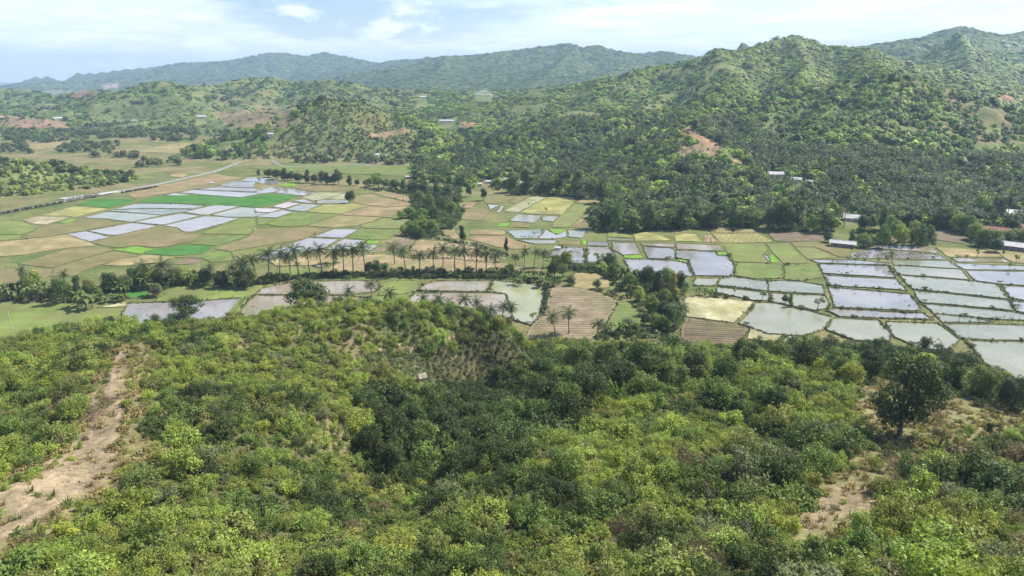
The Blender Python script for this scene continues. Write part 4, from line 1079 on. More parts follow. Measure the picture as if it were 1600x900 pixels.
W[rb] = (1.4, 1.6, 1.0, 0.5, 1.0, 1.4, 1.2); W[clear | dryg] = (0.4, 0.7, 1.2, 0.6, 2.2, 0.3, 1.2)
low = (py > 780) & (px < 1150); W[low & ~dryg] = (0.5, 2.2, 3.2, 0.9, 1.2, 0.1, 0.08)
rightside = (px > 1100) & ~clear & ~rb; W[rightside] = (2.0, 2.4, 1.3, 0.9, 1.3, 1.1, 0.2)
W = W * np.exp(np.column_stack([(0.5 - nA) * 9, (0.5 - nB) * 3, (nA - 0.5) * 5, (nA - 0.5) * 7, (nB - 0.5) * 5, (0.5 - nA) * 3, nB * 0]))
W /= W.sum(1, keepdims=True); kind = (rng.random(len(x))[:, None] > np.cumsum(W, 1)).sum(1).clip(0, 6)
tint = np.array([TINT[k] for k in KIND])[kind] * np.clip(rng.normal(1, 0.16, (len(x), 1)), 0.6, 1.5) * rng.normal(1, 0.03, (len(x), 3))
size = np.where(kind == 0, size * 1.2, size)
app = size / np.hypot(np.hypot(x, y), z - CAM_H); inview = (px > 8) & (px < 1592) & (py > 470) & (py < 890)
vis = visible(x, y, z, 1.0)
order = np.argsort(-np.where(inview & vis, app, 0)); ind = np.zeros(len(x), bool); ind[order[:280]] = True
def where_fg(i):
    if gul[i]: return 'in the shaded gully between the slopes'
    if yel[i]: return 'on the sunlit slope below the near-hill crest'
    if softl[i]: return 'on the bank left of the dirt path'
    if dryg[i]: return 'beside the bare dirt path'
    if clear[i]: return 'in the dry grass clearing on the near hill'
    if rb[i]: return 'among dead brush below the clearing'
    if px[i] < 330: return 'just below the bare dirt patch'
    if px[i] > 1100: return 'on the slope around the dry clearing' if py[i] > 640 else 'along the crest above the flooded paddies'
    if py[i] > 780: return 'on the nearest slope at the foot of the picture'
    return 'on the spur beside the shaded gully'
MARKS = [(660,592,'the weathered hut in the gully'),(697,634,'the grey-roofed shelter'),(700,560,'the tilled spur'),(1405,610,'the tallest clearing tree'),(126,566,'the wide tree by the path'),(120,740,'the bare dirt patch'),(185,600,'the upper dirt path'),
         (1300,800,'the bare sandy patch'),(1462,690,'the thin bare tree'),(1118,515,'the dark furrowed field'),(885,490,'the pale furrowed field'),(291,490,'the feathery paddy tree'),(484,465,'the largest round paddy tree'),(1350,515,'the pale lower paddies')]
names = {}
for i in np.nonzero(ind)[0]:
    s = size[i]; sc_ = 'big' if s > 1.15 else 'medium' if s > 0.85 else 'small'
    mx, my, mn = min(MARKS, key=lambda q: np.hypot(q[0] - px[i], q[1] - py[i])); dx, dy = px[i] - mx, py[i] - my; dd = np.hypot(dx, dy)
    rel = ('left of' if dx < 0 else 'right of') if abs(dx) > 1.3 * abs(dy) else ('above' if dy < 0 else 'below')
    rel = 'far ' + rel if dd > 230 else rel if dd > 90 else 'just ' + rel
    names.setdefault(f'{sc_} {TW[KIND[kind[i]]]} shrub {rel} {mn}', []).append(i)
for w, ids in names.items():
    ids.sort(key=lambda i: px[i])
    for j, i in enumerate(ids):
        plant(BUSH[rng.integers(len(BUSH))], (x[i], y[i], z[i] - 0.1), size[i], size[i] * rng.uniform(0.85, 1.2), rng.random() * 6.28, tint[i], 'shrub', w + (f', {ordinal(j)} from left' if len(ids) > 1 else ''), 'shrub', 'shrubs ' + where_fg(i))
rest = ~ind
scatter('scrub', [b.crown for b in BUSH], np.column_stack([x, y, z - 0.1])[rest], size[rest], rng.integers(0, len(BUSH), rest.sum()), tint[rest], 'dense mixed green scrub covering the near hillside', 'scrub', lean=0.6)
# low growth between the shrubs, rows of young plants on the tilled spur, dead brush
x, y, z = fg_points(60000); px, py = project(x, y, z)
dirt = in_poly(px, py, DIRT) | in_poly(px, py, CLEARDIRT); keep = ~(dirt & (rng.random(len(x)) < 0.62)) & ~in_poly(px, py, CROP) & (y < 235)
for pts, w in TRAILS: keep &= seg_dist(px, py, pts)[0] > w * 1.2
x, y, z, px, py = (v[keep] for v in (x, y, z, px, py)); n = len(x); nn = fbm(x / 6, y / 6, 81, 3); dg = in_poly(px, py, DRYG) | in_poly(px, py, CLEAR)
tt = np.where((dg & (nn < 0.62))[:, None], np.array((0.28, 0.23, 0.10)), np.where((nn > 0.5)[:, None], np.array((0.15, 0.20, 0.05)), np.array((0.17, 0.17, 0.06)))) * np.clip(rng.normal(1, 0.2, (n, 1)), 0.5, 1.6)
LOWB = []
for i in range(4):
    r_ = np.random.default_rng(500 + i); V, Fq, lv = leaf_cloud(r_, [(r_.normal(0, 0.3), r_.normal(0, 0.3), 0.22, 0.42, 0.35) for _ in range(4)], 110, 0.11, up=0.8)
    LOWB.append(mk_mesh('low_plant', V, Fq, [M['leaf']], attrs={'lv': ('FLOAT', lv)}))
TUFTS = [tuft_mesh(400 + i) for i in range(4)]
scatter('undergrowth', TUFTS + LOWB, np.column_stack([x, y, z]), rng.uniform(0.7, 1.9, n), np.where(dg, rng.integers(0, 6, n), rng.integers(2, 8, n)), tt, 'grass and low herbs between the shrubs of the near hill', 'undergrowth')
x, y, z = fg_points(60000, -70, 20, 150, 240); px, py = project(x, y, z); k = in_poly(px, py, CROP); x, y, z = x[k], y[k], z[k]
k = poisson_thin(x, y, np.full(len(x), 1.05), np.arange(len(x))); x, y, z = x[k], y[k], z[k]; n = len(x)
scatter('crop_plants', LOWB, np.column_stack([x, y, z]), rng.uniform(1.1, 2.0, n), rng.integers(0, 4, n), vary((0.14, 0.175, 0.07), n, 0.3), 'young crop plants in rows on the tilled spur', 'crop')
TW_ = [twig_mesh(430 + i) for i in range(3)]
BR = [(1415,745,14),(1440,770,14),(1460,790,10),(1500,850,10),(1100,880,12),(1120,860,8),(125,590,8),(100,640,8),(1330,690,5),(1450,640,5),(990,840,5),(1580,800,8),(150,640,4),(1400,660,6)]
q = []
for a, b, c in BR:
    for _ in range(c):
        g = ground(a + rng.normal(0, 14), b + rng.normal(0, 9))
        if g is not None: q.append(g)
q = np.array(q); scatter('dead_brush', TW_, q, rng.uniform(1.0, 1.9, len(q)), rng.integers(0, 3, len(q)), vary((0.24, 0.18, 0.13), len(q)), 'grey-brown dead brush lying between the shrubs', 'brush')
# loose stones on the bare ground
def rock_mesh(seed):
    r = np.random.default_rng(seed); V = []; Fc = []
    for i, z_ in enumerate((-0.2, 0.25, 0.6)):
        for j in range(6): a = j * pi / 3 + r.normal(0, 0.15); q = (0.8, 1.0, 0.5)[i] * r.uniform(0.75, 1.2); V.append((cos(a) * q, sin(a) * q * 0.8, z_ + r.normal(0, 0.08)))
    for i in range(2):
        for j in range(6): Fc.append((i * 6 + j, i * 6 + (j + 1) % 6, i * 6 + 6 + (j + 1) % 6, i * 6 + 6 + j))
    Fc.append(tuple(range(12, 18))); return mk_mesh('stone', V, Fc, [M['stone']])
M['stone'] = plain_material('stone', (0.22, 0.18, 0.14), (0.38, 0.32, 0.25), 3.0, 0.9)
x, y, z = fg_points(90000, -150, 150, 50, 200); px, py = project(x, y, z); k = (in_poly(px, py, DIRT) | in_poly(px, py, CLEARDIRT)) & (rng.random(len(x)) < 0.35) & (fbm(x / 4, y / 4, 161, 3) > 0.45); x, y, z = x[k], y[k], z[k]
scatter('stones', [rock_mesh(450 + i) for i in range(4)], np.column_stack([x, y, z]), np.exp(rng.normal(-2.2, 0.5, len(x))), rng.integers(0, 4, len(x)), np.ones((len(x), 3)), 'loose stones on the bare dirt of the near hill', 'stones')
# weeds on the bunds
wd = np.array(weeds); wz = hz(wd[:, 0], wd[:, 1]); k = (wz < 0.5) & (np.hypot(wd[:, 0], wd[:, 1]) < 620); wd = wd[k]; n = len(wd)
big = rng.random(n) < 0.05
scatter('bund_weeds', TUFTS + LOWB, np.column_stack([wd[:, 0], wd[:, 1], wd[:, 2]]), wd[:, 3] * np.where(big, rng.uniform(1.6, 3.0, n), rng.uniform(0.5, 1.2, n)), rng.integers(0, 8, n), vary((0.10, 0.13, 0.042), n, 0.3), 'weeds and seedlings along the paddy bunds', 'weeds')

# ---- forest on the hills
HOUSE_SPOTS = [(822,289,17),(793,284,11),(871,294,9),(749,291,7),(763,287,8),(586,245,13),(601,246,8),(699,191,22),(661,153,9),(749,149,9),(757,145,8),(764,150,7),(91,187,10),(210,190,6),(315,184,11),(423,212,8),(1212,276,20),(1243,284,15),(1265,287,9),(1128,338,10),(1334,345,26),(1438,359,10),(1583,337,22),(1316,386,32),(1551,366,44),(1606,362,26),(1586,391,46),(639,279,10)]
def canopy_mesh(seed, n, size):
    r = np.random.default_rng(seed); lobes = []
    for i in range(5):
        a = r.random() * 6.3; d = 0.5 * sqrt(r.random()); rr = r.uniform(0.4, 0.62); lobes.append((cos(a) * d, sin(a) * d, r.uniform(0.5, 1.0), rr, rr * 0.9))
    V, Fq, lv = leaf_cloud(r, lobes, n, size, inner=0.55, flat_=0.75, upn=0.95); return mk_mesh('canopy', V, Fq, [M['leaf']], attrs={'lv': ('FLOAT', lv)})
CAN = [canopy_mesh(600 + i, 150, 0.17) for i in range(5)]; CANF = [canopy_mesh(620 + i, 60, 0.26) for i in range(4)]
CANP = []
for i in range(3):
    r_ = np.random.default_rng(640 + i); V = []; T = []; lv = []; o = 0
    for j in range(13):
        v, f, l = frond(r_, 2.4 * j, radians(65 - 85 * j / 13), 1.0, 1.2, 6, 0.24); V.append(v + (0, 0, 1.3)); T += [tuple(a + o for a in q) for q in f]; lv += l; o += len(v)
    CANP.append(tri_mesh('palm_head', np.concatenate(V), T, [M['palm_leaf']], lv))
def hill_points(r0, r1, s0, sl, n):
    u = rng.random(n)
    if sl: r = np.exp(np.log(r0) + u * np.log(r1 / r0))
    else: r = np.sqrt(r0 * r0 + u * (r1 * r1 - r0 * r0))
    a = rng.uniform(-radians(40.5), radians(40.5), n); return np.sin(a) * r, np.cos(a) * r, r
FLATWOOD = [(640,262),(690,246),(800,236),(1700,215),(1700,374),(1560,372),(1500,356),(1440,360),(1410,352),(1310,352),(1290,356),(1240,354),(1195,352),(1130,352),(1090,356),(1000,362),(935,358),(925,340),(945,325),(940,305),(880,300),(790,297),(750,296),(700,288),(640,284)]
def forest(r0, r1, spacing, name, protos, label, low=False, flatz=None):
    ang = radians(81)
    if isinstance(spacing, float): n = int(0.5 * ang * (r1 * r1 - r0 * r0) / spacing ** 2 * 1.3); X, Y, r = hill_points(r0, r1, 0, False, n); s = np.full(n, spacing)
    else: n = int(ang / spacing[0] ** 2 * np.log(r1 / r0) * 1.3); X, Y, r = hill_points(r0, r1, 0, True, n); s = r * spacing[0]
    Z = hz(X, Y); px, py = project(X, Y, Z)
    ok = (Z > 1.2) | (in_poly(px, py, FLATWOOD) & (Y > 400)); ok &= visible(X, Y, Z, s * 1.2, 0.002) & (Z > SEA + 2)
    X, Y, Z, px, py, s = (v[ok] for v in (X, Y, Z, px, py, s))
    nA = fbm(X / 90, Y / 90, 101, 3); nB = fbm(X / 30, Y / 30, 102, 3); nC = fbm(X / 300, Y / 300, 103, 3)
    dens = sstep(0.32, 0.54, nA * 0.5 + nB * 0.5) * 0.85 + 0.10
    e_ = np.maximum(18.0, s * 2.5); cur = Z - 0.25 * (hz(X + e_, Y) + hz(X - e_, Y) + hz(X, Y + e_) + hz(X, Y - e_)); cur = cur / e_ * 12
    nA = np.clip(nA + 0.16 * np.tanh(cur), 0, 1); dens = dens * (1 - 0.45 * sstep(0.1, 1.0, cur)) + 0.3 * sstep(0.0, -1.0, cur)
    lowh = in_poly(px, py, [(-200,230),(240,240),(240,320),(-200,340)]) | in_poly(px, py, [(400,250),(460,190),(515,150),(600,170),(660,210),(640,250)]); dens = np.where(in_poly(px, py, [(310,160),(470,165),(440,215),(400,240),(330,245),(300,215)]) & (Y > 900), dens * 0.35, dens); dens = np.where(lowh, 1.0, dens); dens = np.where((px < 660) & (Y > 1050), dens * 0.8, dens); dens = np.where((Z < 6) & (px < 660) & ~lowh, dens * 0.35, dens)
    wood = in_poly(px, py, [(690,246),(780,215),(880,190),(1050,180),(1120,170),(1180,200),(1230,240),(1320,240),(1700,260),(1700,380),(900,380),(640,285)])
    dens = np.where(Y > 1150, dens * 0.88 * (1 - 0.35 * sstep(60, 160, Z)), dens); dens = np.where(wood, np.maximum(dens, 0.9), dens)
    for poly, c in BARE: dens = np.where(in_poly(px, py, poly), 0.06, dens)
    for poly, c in GRASSY: dens = np.where(in_poly(px, py, poly), dens * 0.45, dens)
    for hx_, hy_, hw_ in HOUSE_SPOTS: dens = np.where((np.abs(px - hx_) < hw_ * 0.62 + 3) & (py > hy_ - 7) & (py < hy_ + 9 + s * 900 / np.maximum(Y, 1)), 0, dens)
    k = rng.random(len(X)) < dens; X, Y, Z, px, py, s, nA, nB, nC, wood = (v[k] for v in (X, Y, Z, px, py, s, nA, nB, nC, wood)); n = len(X)
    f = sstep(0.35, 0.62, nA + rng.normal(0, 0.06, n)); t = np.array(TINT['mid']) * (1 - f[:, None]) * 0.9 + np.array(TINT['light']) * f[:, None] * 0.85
    t = np.where(wood[:, None], t * (0.74 + 0.5 * sstep(0.4, 0.65, nB + rng.normal(0, 0.05, n)))[:, None], t); lo = in_poly(px, py, [(-200,230),(240,240),(240,320),(-200,340)]); t = np.where(lo[:, None], np.array((0.20, 0.235, 0.065)) * np.clip(rng.normal(1, 0.25, (n, 1)), 0.5, 1.5), t)
    cone_ = in_poly(px, py, [(400,250),(460,190),(515,150),(600,170),(660,210),(640,250)]); t = np.where(cone_[:, None], np.array((0.115, 0.135, 0.05)) * np.clip(rng.normal(1, 0.3, (n, 1)), 0.6, 1.4), t)
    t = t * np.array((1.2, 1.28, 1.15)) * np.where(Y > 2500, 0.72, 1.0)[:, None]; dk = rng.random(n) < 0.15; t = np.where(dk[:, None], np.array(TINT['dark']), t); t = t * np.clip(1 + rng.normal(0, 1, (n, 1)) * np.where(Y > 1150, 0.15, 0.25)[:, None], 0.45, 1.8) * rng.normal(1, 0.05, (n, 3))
    sc_ = s * np.clip(np.exp(rng.normal(-0.32, 0.4, n)), 0.3, 1.6); sc_ = np.where(lo, sc_ * 0.66, np.where(cone_, sc_ * 0.45, sc_)); sc_ = np.where(Y > 1150, sc_ * 0.95, sc_); sc_ = np.where(dk & ~cone_, sc_ * 1.3, sc_)
    leftside = (px < 660) & (Y > 1050) & (Y < 2600); sc_ = np.where(leftside & ~dk, sc_ * 0.7, sc_); t = np.where((leftside & ~dk)[:, None], t * 1.0, t)
    if low:
        isp = (wood & (rng.random(n) < np.where(px > 1180, 0.30, 0.10)) & (Z < 45))
        idx = np.where(isp, len(CAN) + rng.integers(0, 3, n), rng.integers(0, len(CAN), n)); t = np.where(isp[:, None], np.array(TINT['palm']) * np.clip(rng.normal(1.05, 0.2, (n, 1)), 0.6, 1.5), t)
        sc_ = np.where(isp, rng.uniform(3.0, 4.4, n), sc_); Zs = Z + np.where(isp, rng.uniform(3, 7, n), -0.4)
    else: idx = rng.integers(0, len(protos), n); Zs = Z - 0.06 * sc_
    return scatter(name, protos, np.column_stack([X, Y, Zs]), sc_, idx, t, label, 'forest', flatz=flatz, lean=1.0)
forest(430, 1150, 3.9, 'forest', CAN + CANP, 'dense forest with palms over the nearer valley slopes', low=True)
CLUMPS = [[(0,200),(60,205),(230,200),(235,214),(60,224),(0,218)],[(88,234),(110,226),(185,222),(190,240),(150,246),(95,242)],[(200,250),(290,250),(320,258),(215,262)],[(230,208),(300,196),(380,196),(385,217),(330,222),(240,220)],
          [(0,222),(40,226),(50,240),(0,242)],[(170,238),(215,240),(220,250),(180,250)],[(430,246),(520,250),(640,246),(690,250),(660,262),(560,254),(440,256)],[(105,188),(230,192),(240,200),(110,200)]]
n = 16000; X, Y, r = hill_points(640, 1700, 0, False, n); X = np.where(X > 0, -X * 0.9, X); Z = hz(X, Y); px, py = project(X, Y, Z); k = np.zeros(n, bool)
for c_ in CLUMPS: k |= in_poly(px, py, c_)
k &= (fbm(X / 40, Y / 40, 131, 3) + rng.normal(0, 0.08, n) > 0.51) & (Z < 4); X, Y, Z = X[k], Y[k], Z[k]; n = len(X)
scatter('valley_trees', CAN, np.column_stack([X, Y, Z - 0.3]), rng.uniform(2.5, 6.5, n), rng.integers(0, len(CAN), n), vary((0.12, 0.16, 0.06), n, 0.35), 'scattered trees and thickets on the far left valley floor', 'trees')
# thicket under the groves of the valley floor
GROVES = [[(0,452),(200,452),(200,470),(90,474),(0,470)],[(195,432),(300,428),(395,430),(395,450),(290,448),(195,462)],[(600,286),(720,290),(725,340),(690,372),(625,370),(640,330),(640,305),(570,296)],[(785,418),(850,428),(890,440),(862,450),(800,440)],[(850,402),(900,408),(965,416),(1000,440),(985,470),(950,440),(880,420)],
          [(985,432),(1070,432),(1075,470),(1060,530),(1000,528),(985,480)],[(930,505),(1000,510),(1050,520),(1050,540),(940,535)],[(570,476),(600,476),(660,492),(800,500),(800,514),(700,512),(580,496)],[(410,268),(560,282),(560,292),(410,280)],[(790,296),(935,302),(950,330),(930,360),(1090,350),(1190,348),(1190,356),(930,364),(915,340),(925,315),(800,304)],
          [(600,424),(800,424),(800,436),(600,435)],[(400,436),(470,428),(600,427),(600,434),(460,437),(400,448)],[(1200,350),(1300,356),(1300,366),(1200,362)],[(1340,360),(1460,364),(1460,384),(1400,390),(1340,388)],[(1480,354),(1600,370),(1600,384),(1530,392),(1490,366)]]
n = 60000; u = rng.uniform(0, 1, n); r = np.sqrt(215 ** 2 + u * (640 ** 2 - 215 ** 2)); a = rng.uniform(-radians(40), radians(40), n); X, Y = np.sin(a) * r, np.cos(a) * r; Z = hz(X, Y); px, py = project(X, Y, Z); k = np.zeros(n, bool)
for c_ in GROVES: k |= in_poly(px, py, c_)
for p in FIELDS:
    if p[:, 1].min() < 640: k &= ~in_poly(X, Y, p)
X, Y, Z = X[k], Y[k], Z[k]; k = poisson_thin(X, Y, np.full(len(X), 2.0), np.arange(len(X))); X, Y, Z = X[k], Y[k], Z[k]; n = len(X)
isb = rng.random(n) < 0.22
scatter('thicket', [b.crown for b in BUSH] + [b.crown for b in BANANA], np.column_stack([X, Y, Z]), np.where(isb, rng.uniform(0.5, 0.9, n), rng.uniform(0.5, 1.25, n)), np.where(isb, len(BUSH) + rng.integers(0, 3, n), rng.integers(0, len(BUSH), n)), vary((0.105, 0.15, 0.045), n, 0.3), 'leafy thicket filling the groves of the valley floor', 'thicket')
forest(1150, 2600, (0.0029,), 'forest', CANF, 'green forest over the middle hills and mountain', flatz=0.5)
forest(2600, 7000, (0.0030,), 'forest', CANF, 'hazy forest over the far mountain ranges', flatz=0.3)
# ------------------------------------------------------------------ single trees, palms and bananas of the valley floor
def place(pr, px_, py_, wpx, hpx, tint, name, label, cat, group=None, rot=None):
    g = flat(px_, py_); sl = np.hypot(np.hypot(g[0], g[1]), CAM_H); z = float(hz(g[0], g[1]))
    if z > 0.6:
        g2 = ground(px_, py_)
        if g2 is not None: g = g2; sl = np.hypot(np.hypot(g[0], g[1]), CAM_H - g[2]); z = g[2]
    if pr.name == 'palm': wpx *= 1.25
    sx = wpx * sl / FPX / pr.w; sz = hpx * sl / FPX / 0.96 / pr.h
    return plant(pr, (g[0], g[1], max(z, 0.0) - 0.05), sx, sz, rng.random() * 6.28 if rot is None else rot, tint, name, label, cat, group)
def line_of(entries, what, where, name, cat, group):
    """trees of one line, told apart by their place in it; entries: (kind, tint, x, y base, width, height) in picture units"""
    entries = sorted(entries, key=lambda e: e[2])
    for i, (kd, tk, a, b, w, h) in enumerate(entries):
        pr = TREES[kd][i % len(TREES[kd])] if kd in TREES else (PALMS[i % 4] if kd == 'palm' else BANANA[i % 3])
        nm = {'palm': 'coconut_palm', 'banana': 'banana_plant'}.get(kd, name)
        wd = {'palm': 'coconut palm', 'banana': 'banana clump'}.get(kd, what)
        adj = '' if kd in ('palm', 'banana') else TW[tk] + ' '
        place(pr, a, b, w, h, vary(TINT[{'palm': 'palm', 'banana': 'banana'}.get(kd, tk)], None, 0.14), nm, f'{adj}{wd} {where}, {ordinal(i)} from left', {'palm': 'palm', 'banana': 'banana plant'}.get(kd, cat), group)
# the long palm row
ROW = [(382,409,446),(402,404,441),(420,397,439),(437,395,431),(454,402,428),(467,389,433),(484,393,430),(504,389,429),(521,391,428),(537,387,428),(552,391,429),(571,385,427),
       (617,385,413),(634,389,429),(656,397,428),(677,392,427),(692,386,421),(711,389,427),(727,390,427),(744,389,427),(759,394,427),(774,397,425)]
line_of([('palm', '', a, c, 23 + 3 * (i % 3), c - b + 2) for i, (a, b, c) in enumerate(ROW)], '', 'in the long row beside the tan furrows', '', 'palm', 'palms of the long row')
line_of([('banana', '', 612,428,12,12),('banana', '', 625,429,15,17),('banana', '', 648,430,14,17),('banana', '', 672,430,18,18),('banana', '', 695,430,14,14),('banana', '', 714,430,12,13),('banana', '', 736,429,14,16),('banana', '', 752,430,13,14),('banana', '', 766,430,14,15),
         ('round','dark',578,428,17,22),('round','dark',590,428,17,23),('round','mid',600,427,13,18),('banana','',452,437,13,13),('round','mid',435,440,14,14),('open','olive',388,441,16,22)], 'tree', 'under the long palm row', 'broadleaf_tree', 'tree', 'plants under the long palm row')
# palms in front, at the foot of the near hill
line_of([('palm','',549,490,18,39),('palm','',581,467,19,26),('palm','',616,497,23,46),('palm','',668,503,20,42),('palm','',688,505,21,44),('palm','',704,504,18,35),('palm','',727,502,25,40),('palm','',744,503,19,36),('palm','',766,508,22,30),('palm','',784,510,22,38),('palm','',800,510,20,36),
         ('banana','',586,492,22,22),('round','dark',573,486,20,20),('banana','',640,500,16,20),('banana','',655,502,20,24),('open','grey',605,490,14,16),('round','mid',697,508,24,16),('round','dark',735,512,20,13),('round','mid',680,510,18,12)], 'tree', 'behind the tilled spur', 'broadleaf_tree', 'tree', 'plants behind the tilled spur')
place(TREES['round'][0], 484, 484, 68, 48, vary(TINT['dark'], None, 0.03) * 1.1, 'broadleaf_tree', 'largest dark round tree at the edge of the muddy paddies below the palms', 'tree')
place(TREES['near'][1], 291, 501, 60, 38, vary(TINT['dark'], None, 0.03) * 1.15, 'broadleaf_tree', 'feathery spreading green tree in front of the brown paddy', 'tree')
# belt along the near lawn
line_of([('banana','',2,468,20,26),('banana','',16,469,22,27),('banana','',31,468,22,27),('palm','',41,466,11,40),('round','light',58,462,30,36),('banana','',48,470,20,24),('banana','',64,470,22,30),('banana','',80,470,18,24),('banana','',91,470,16,28),('round','mid',103,474,24,38),('palm','',106,462,13,32),('tall','dark',123,470,17,38),
         ('round','olive',140,462,18,24),('banana','',136,482,34,28),('round','mid',152,470,20,24),('round','dark',172,456,29,28),('banana','',170,472,16,12),('banana','',184,472,18,12),('banana','',193,459,20,20),('round','mid',198,457,20,26)], 'tree', 'in the belt behind the near lawn', 'broadleaf_tree', 'tree', 'plants of the belt behind the near lawn')
line_of([('round','mid',210,452,20,32),('palm','',220,450,22,34),('round','light',232,442,26,26),('banana','',226,455,20,22),('banana','',238,462,22,24),('round','grey',243,464,20,20),('palm','',256,449,30,36),('round','mid',250,444,22,22),('banana','',265,450,22,20),('palm','',272,446,24,24),('banana','',284,444,22,22),('round','light',291,444,24,27),('banana','',300,444,20,22),
         ('round','mid',312,446,20,18),('round','dark',322,448,22,30),('palm','',334,448,18,30),('round','dark',345,450,24,26),('banana','',356,447,18,18),('palm','',366,448,18,32),('round','mid',376,450,24,28),('palm','',385,450,20,36),('round','grey',394,446,18,30),('round','dark',386,452,20,18)], 'tree', 'in the grove above the light green lawn', 'broadleaf_tree', 'tree', 'plants of the grove above the light green lawn')
# dark line behind the left paddies
line_of([('round','dark',a,b,w,h) if i % 3 else ('tall','dark',a,b,w * 0.9,h * 1.1) for i, (a,b,w,h) in enumerate([(404,274,10,8),(420,277,18,13),(433,280,18,16),(445,282,18,18),(456,282,14,14),(468,285,18,16),(480,286,18,18),(492,286,14,14),(502,288,16,22),(512,288,16,18),(521,288,15,16),(529,288,18,24),(546,290,15,14),(558,290,10,10)])], 'tree', 'in the dark line behind the left paddies', 'broadleaf_tree', 'tree', 'trees of the dark line behind the left paddies')
line_of([('round','mid',576,292,18,14),('round','light',584,290,16,14),('round','mid',592,294,20,20),('flat','mid',589,283,20,12),('round','mid',606,294,18,16),('round','dark',618,297,18,18),('tall','mid',630,297,16,20),('round','dark',645,300,22,18),('round','dark',662,302,22,20),('tall','dark',683,312,18,32),('round','mid',700,305,18,18),('round','mid',655,315,20,18),
         ('round','mid',672,326,24,24),('round','dark',690,330,22,22),('round','dark',711,318,10,11),('round','mid',704,333,20,18),('round','mid',640,340,24,18),('round','light',628,342,20,14),('round','dark',678,342,22,22),('round','mid',660,345,24,20),('round','mid',645,368,28,26),('round','light',660,366,26,30),('round','mid',675,366,24,24),('round','olive',634,367,18,18),('round','dark',655,372,22,16)], 'tree', 'along the stream between the fields', 'broadleaf_tree', 'tree', 'trees along the stream')
for a, b, w, h, kd, tk, lb in [(547,317,17,20,'round','dark','lone dark tree standing on a bund between left paddies'),(734,307,12,18,'round','dark','left one of two lone dark trees on the grass strip'),(756,313,12,20,'round','dark','right one of two lone dark trees on the grass strip'),
        (724,378,15,30,'tall','dark','tall dark tree beside the bare orange field'),(791,394,11,24,'tall','dark','slim dark tree among the orange fields above the palms'),(826,322,5,6,'open','olive','tiny bare tree standing in the pale crop strip'),(853,332,6,8,'open','yellow','small yellow tree in the ripening rice'),
        (1145,364,7,9,'round','dark','small dark tree above the yellow crop rows'),(1236,480,11,21,'tall','mid','slender sapling beside the pale paddy bund'),(1277,484,18,18,'open','grey','bare-branched small tree by the pale paddy'),(833,502,14,16,'open','lime','yellow-green small tree at the green water edge'),
        (126,582,62,44,'near','olive','wide dark-shadowed tree beside the dirt path'),(1405,680,104,122,'near','dark','tallest dark tree in the dry clearing'),(1462,716,26,44,'open','grey','thin bare tree in the dry clearing')]:
    place(TREES[kd][len(lb) % len(TREES[kd])], a, b, w, h, vary(TINT[tk], None, 0.05) * (0.85 if tk == 'dark' else 1), 'broadleaf_tree', lb, 'tree')
MIDG = (3, 8, 10, 13, 15, 17, 20, 22)
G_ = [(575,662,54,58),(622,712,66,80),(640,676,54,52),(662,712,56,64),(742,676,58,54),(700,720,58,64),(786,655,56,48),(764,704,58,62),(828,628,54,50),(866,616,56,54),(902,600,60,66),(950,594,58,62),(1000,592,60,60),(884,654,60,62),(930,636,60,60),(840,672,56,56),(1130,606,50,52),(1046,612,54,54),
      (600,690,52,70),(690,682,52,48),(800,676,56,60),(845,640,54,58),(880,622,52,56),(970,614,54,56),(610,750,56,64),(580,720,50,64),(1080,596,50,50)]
line_of([('near', 'mid' if i in MIDG else 'dark', *q) for i, q in enumerate(G_)], 'tree', 'in the shaded gully of the near hill', 'broadleaf_tree', 'tree', 'dark trees in the gully')  # shade of the gully put into the trees' darker leaf tint
line_of([('near',t_,*q) for t_, q in [('lime',(880,572,46,34)),('lime',(1000,566,50,36)),('mid',(1090,575,44,38)),('dark',(1160,572,46,44)),('mid',(1215,572,44,42)),('dark',(1260,578,50,44)),('mid',(1310,590,48,46)),('lime',(1330,602,40,34)),('dark',(1360,592,44,46)),('lime',(1440,590,40,34)),('dark',(1480,606,46,46)),('mid',(1530,622,46,46)),('dark',(1580,640,50,50)),('mid',(1130,640,50,44)),('dark',(1210,650,48,50))]], 'tree', 'along the near-hill crest below the right paddies', 'broadleaf_tree', 'tree', 'trees along the near-hill crest')
# grove between palm row and right paddies
line_of([('palm','',806,424,16,26),('palm','',819,425,17,36),('palm','',834,418,16,28),('palm','',848,418,18,26),('round','mid',798,428,16,16),('round','dark',790,432,16,14),('banana','',806,446,18,14),('banana','',820,440,18,14),('banana','',836,442,20,16),('banana','',850,444,20,18),('round','mid',866,434,24,30),('round','mid',880,432,20,24),('round','light',884,414,24,24),('round','mid',868,416,20,20),
         ('banana','',846,450,18,16),('banana','',858,452,16,14),('open','light',914,415,18,22),('open','lime',936,412,20,18),('round','dark',955,416,28,22),('round','light',942,424,22,14),('round','mid',926,422,18,12),('round','mid',905,420,18,10),('round','mid',960,434,24,26),('banana','',978,438,24,24),('banana','',992,440,24,26),('round','light',984,452,24,28),('banana','',968,452,18,18),('round','grey',932,452,16,18),('round','grey',892,446,16,18)], 'tree', 'in the grove above the furrowed field', 'broadleaf_tree', 'tree', 'plants of the grove between palm row and right paddies')
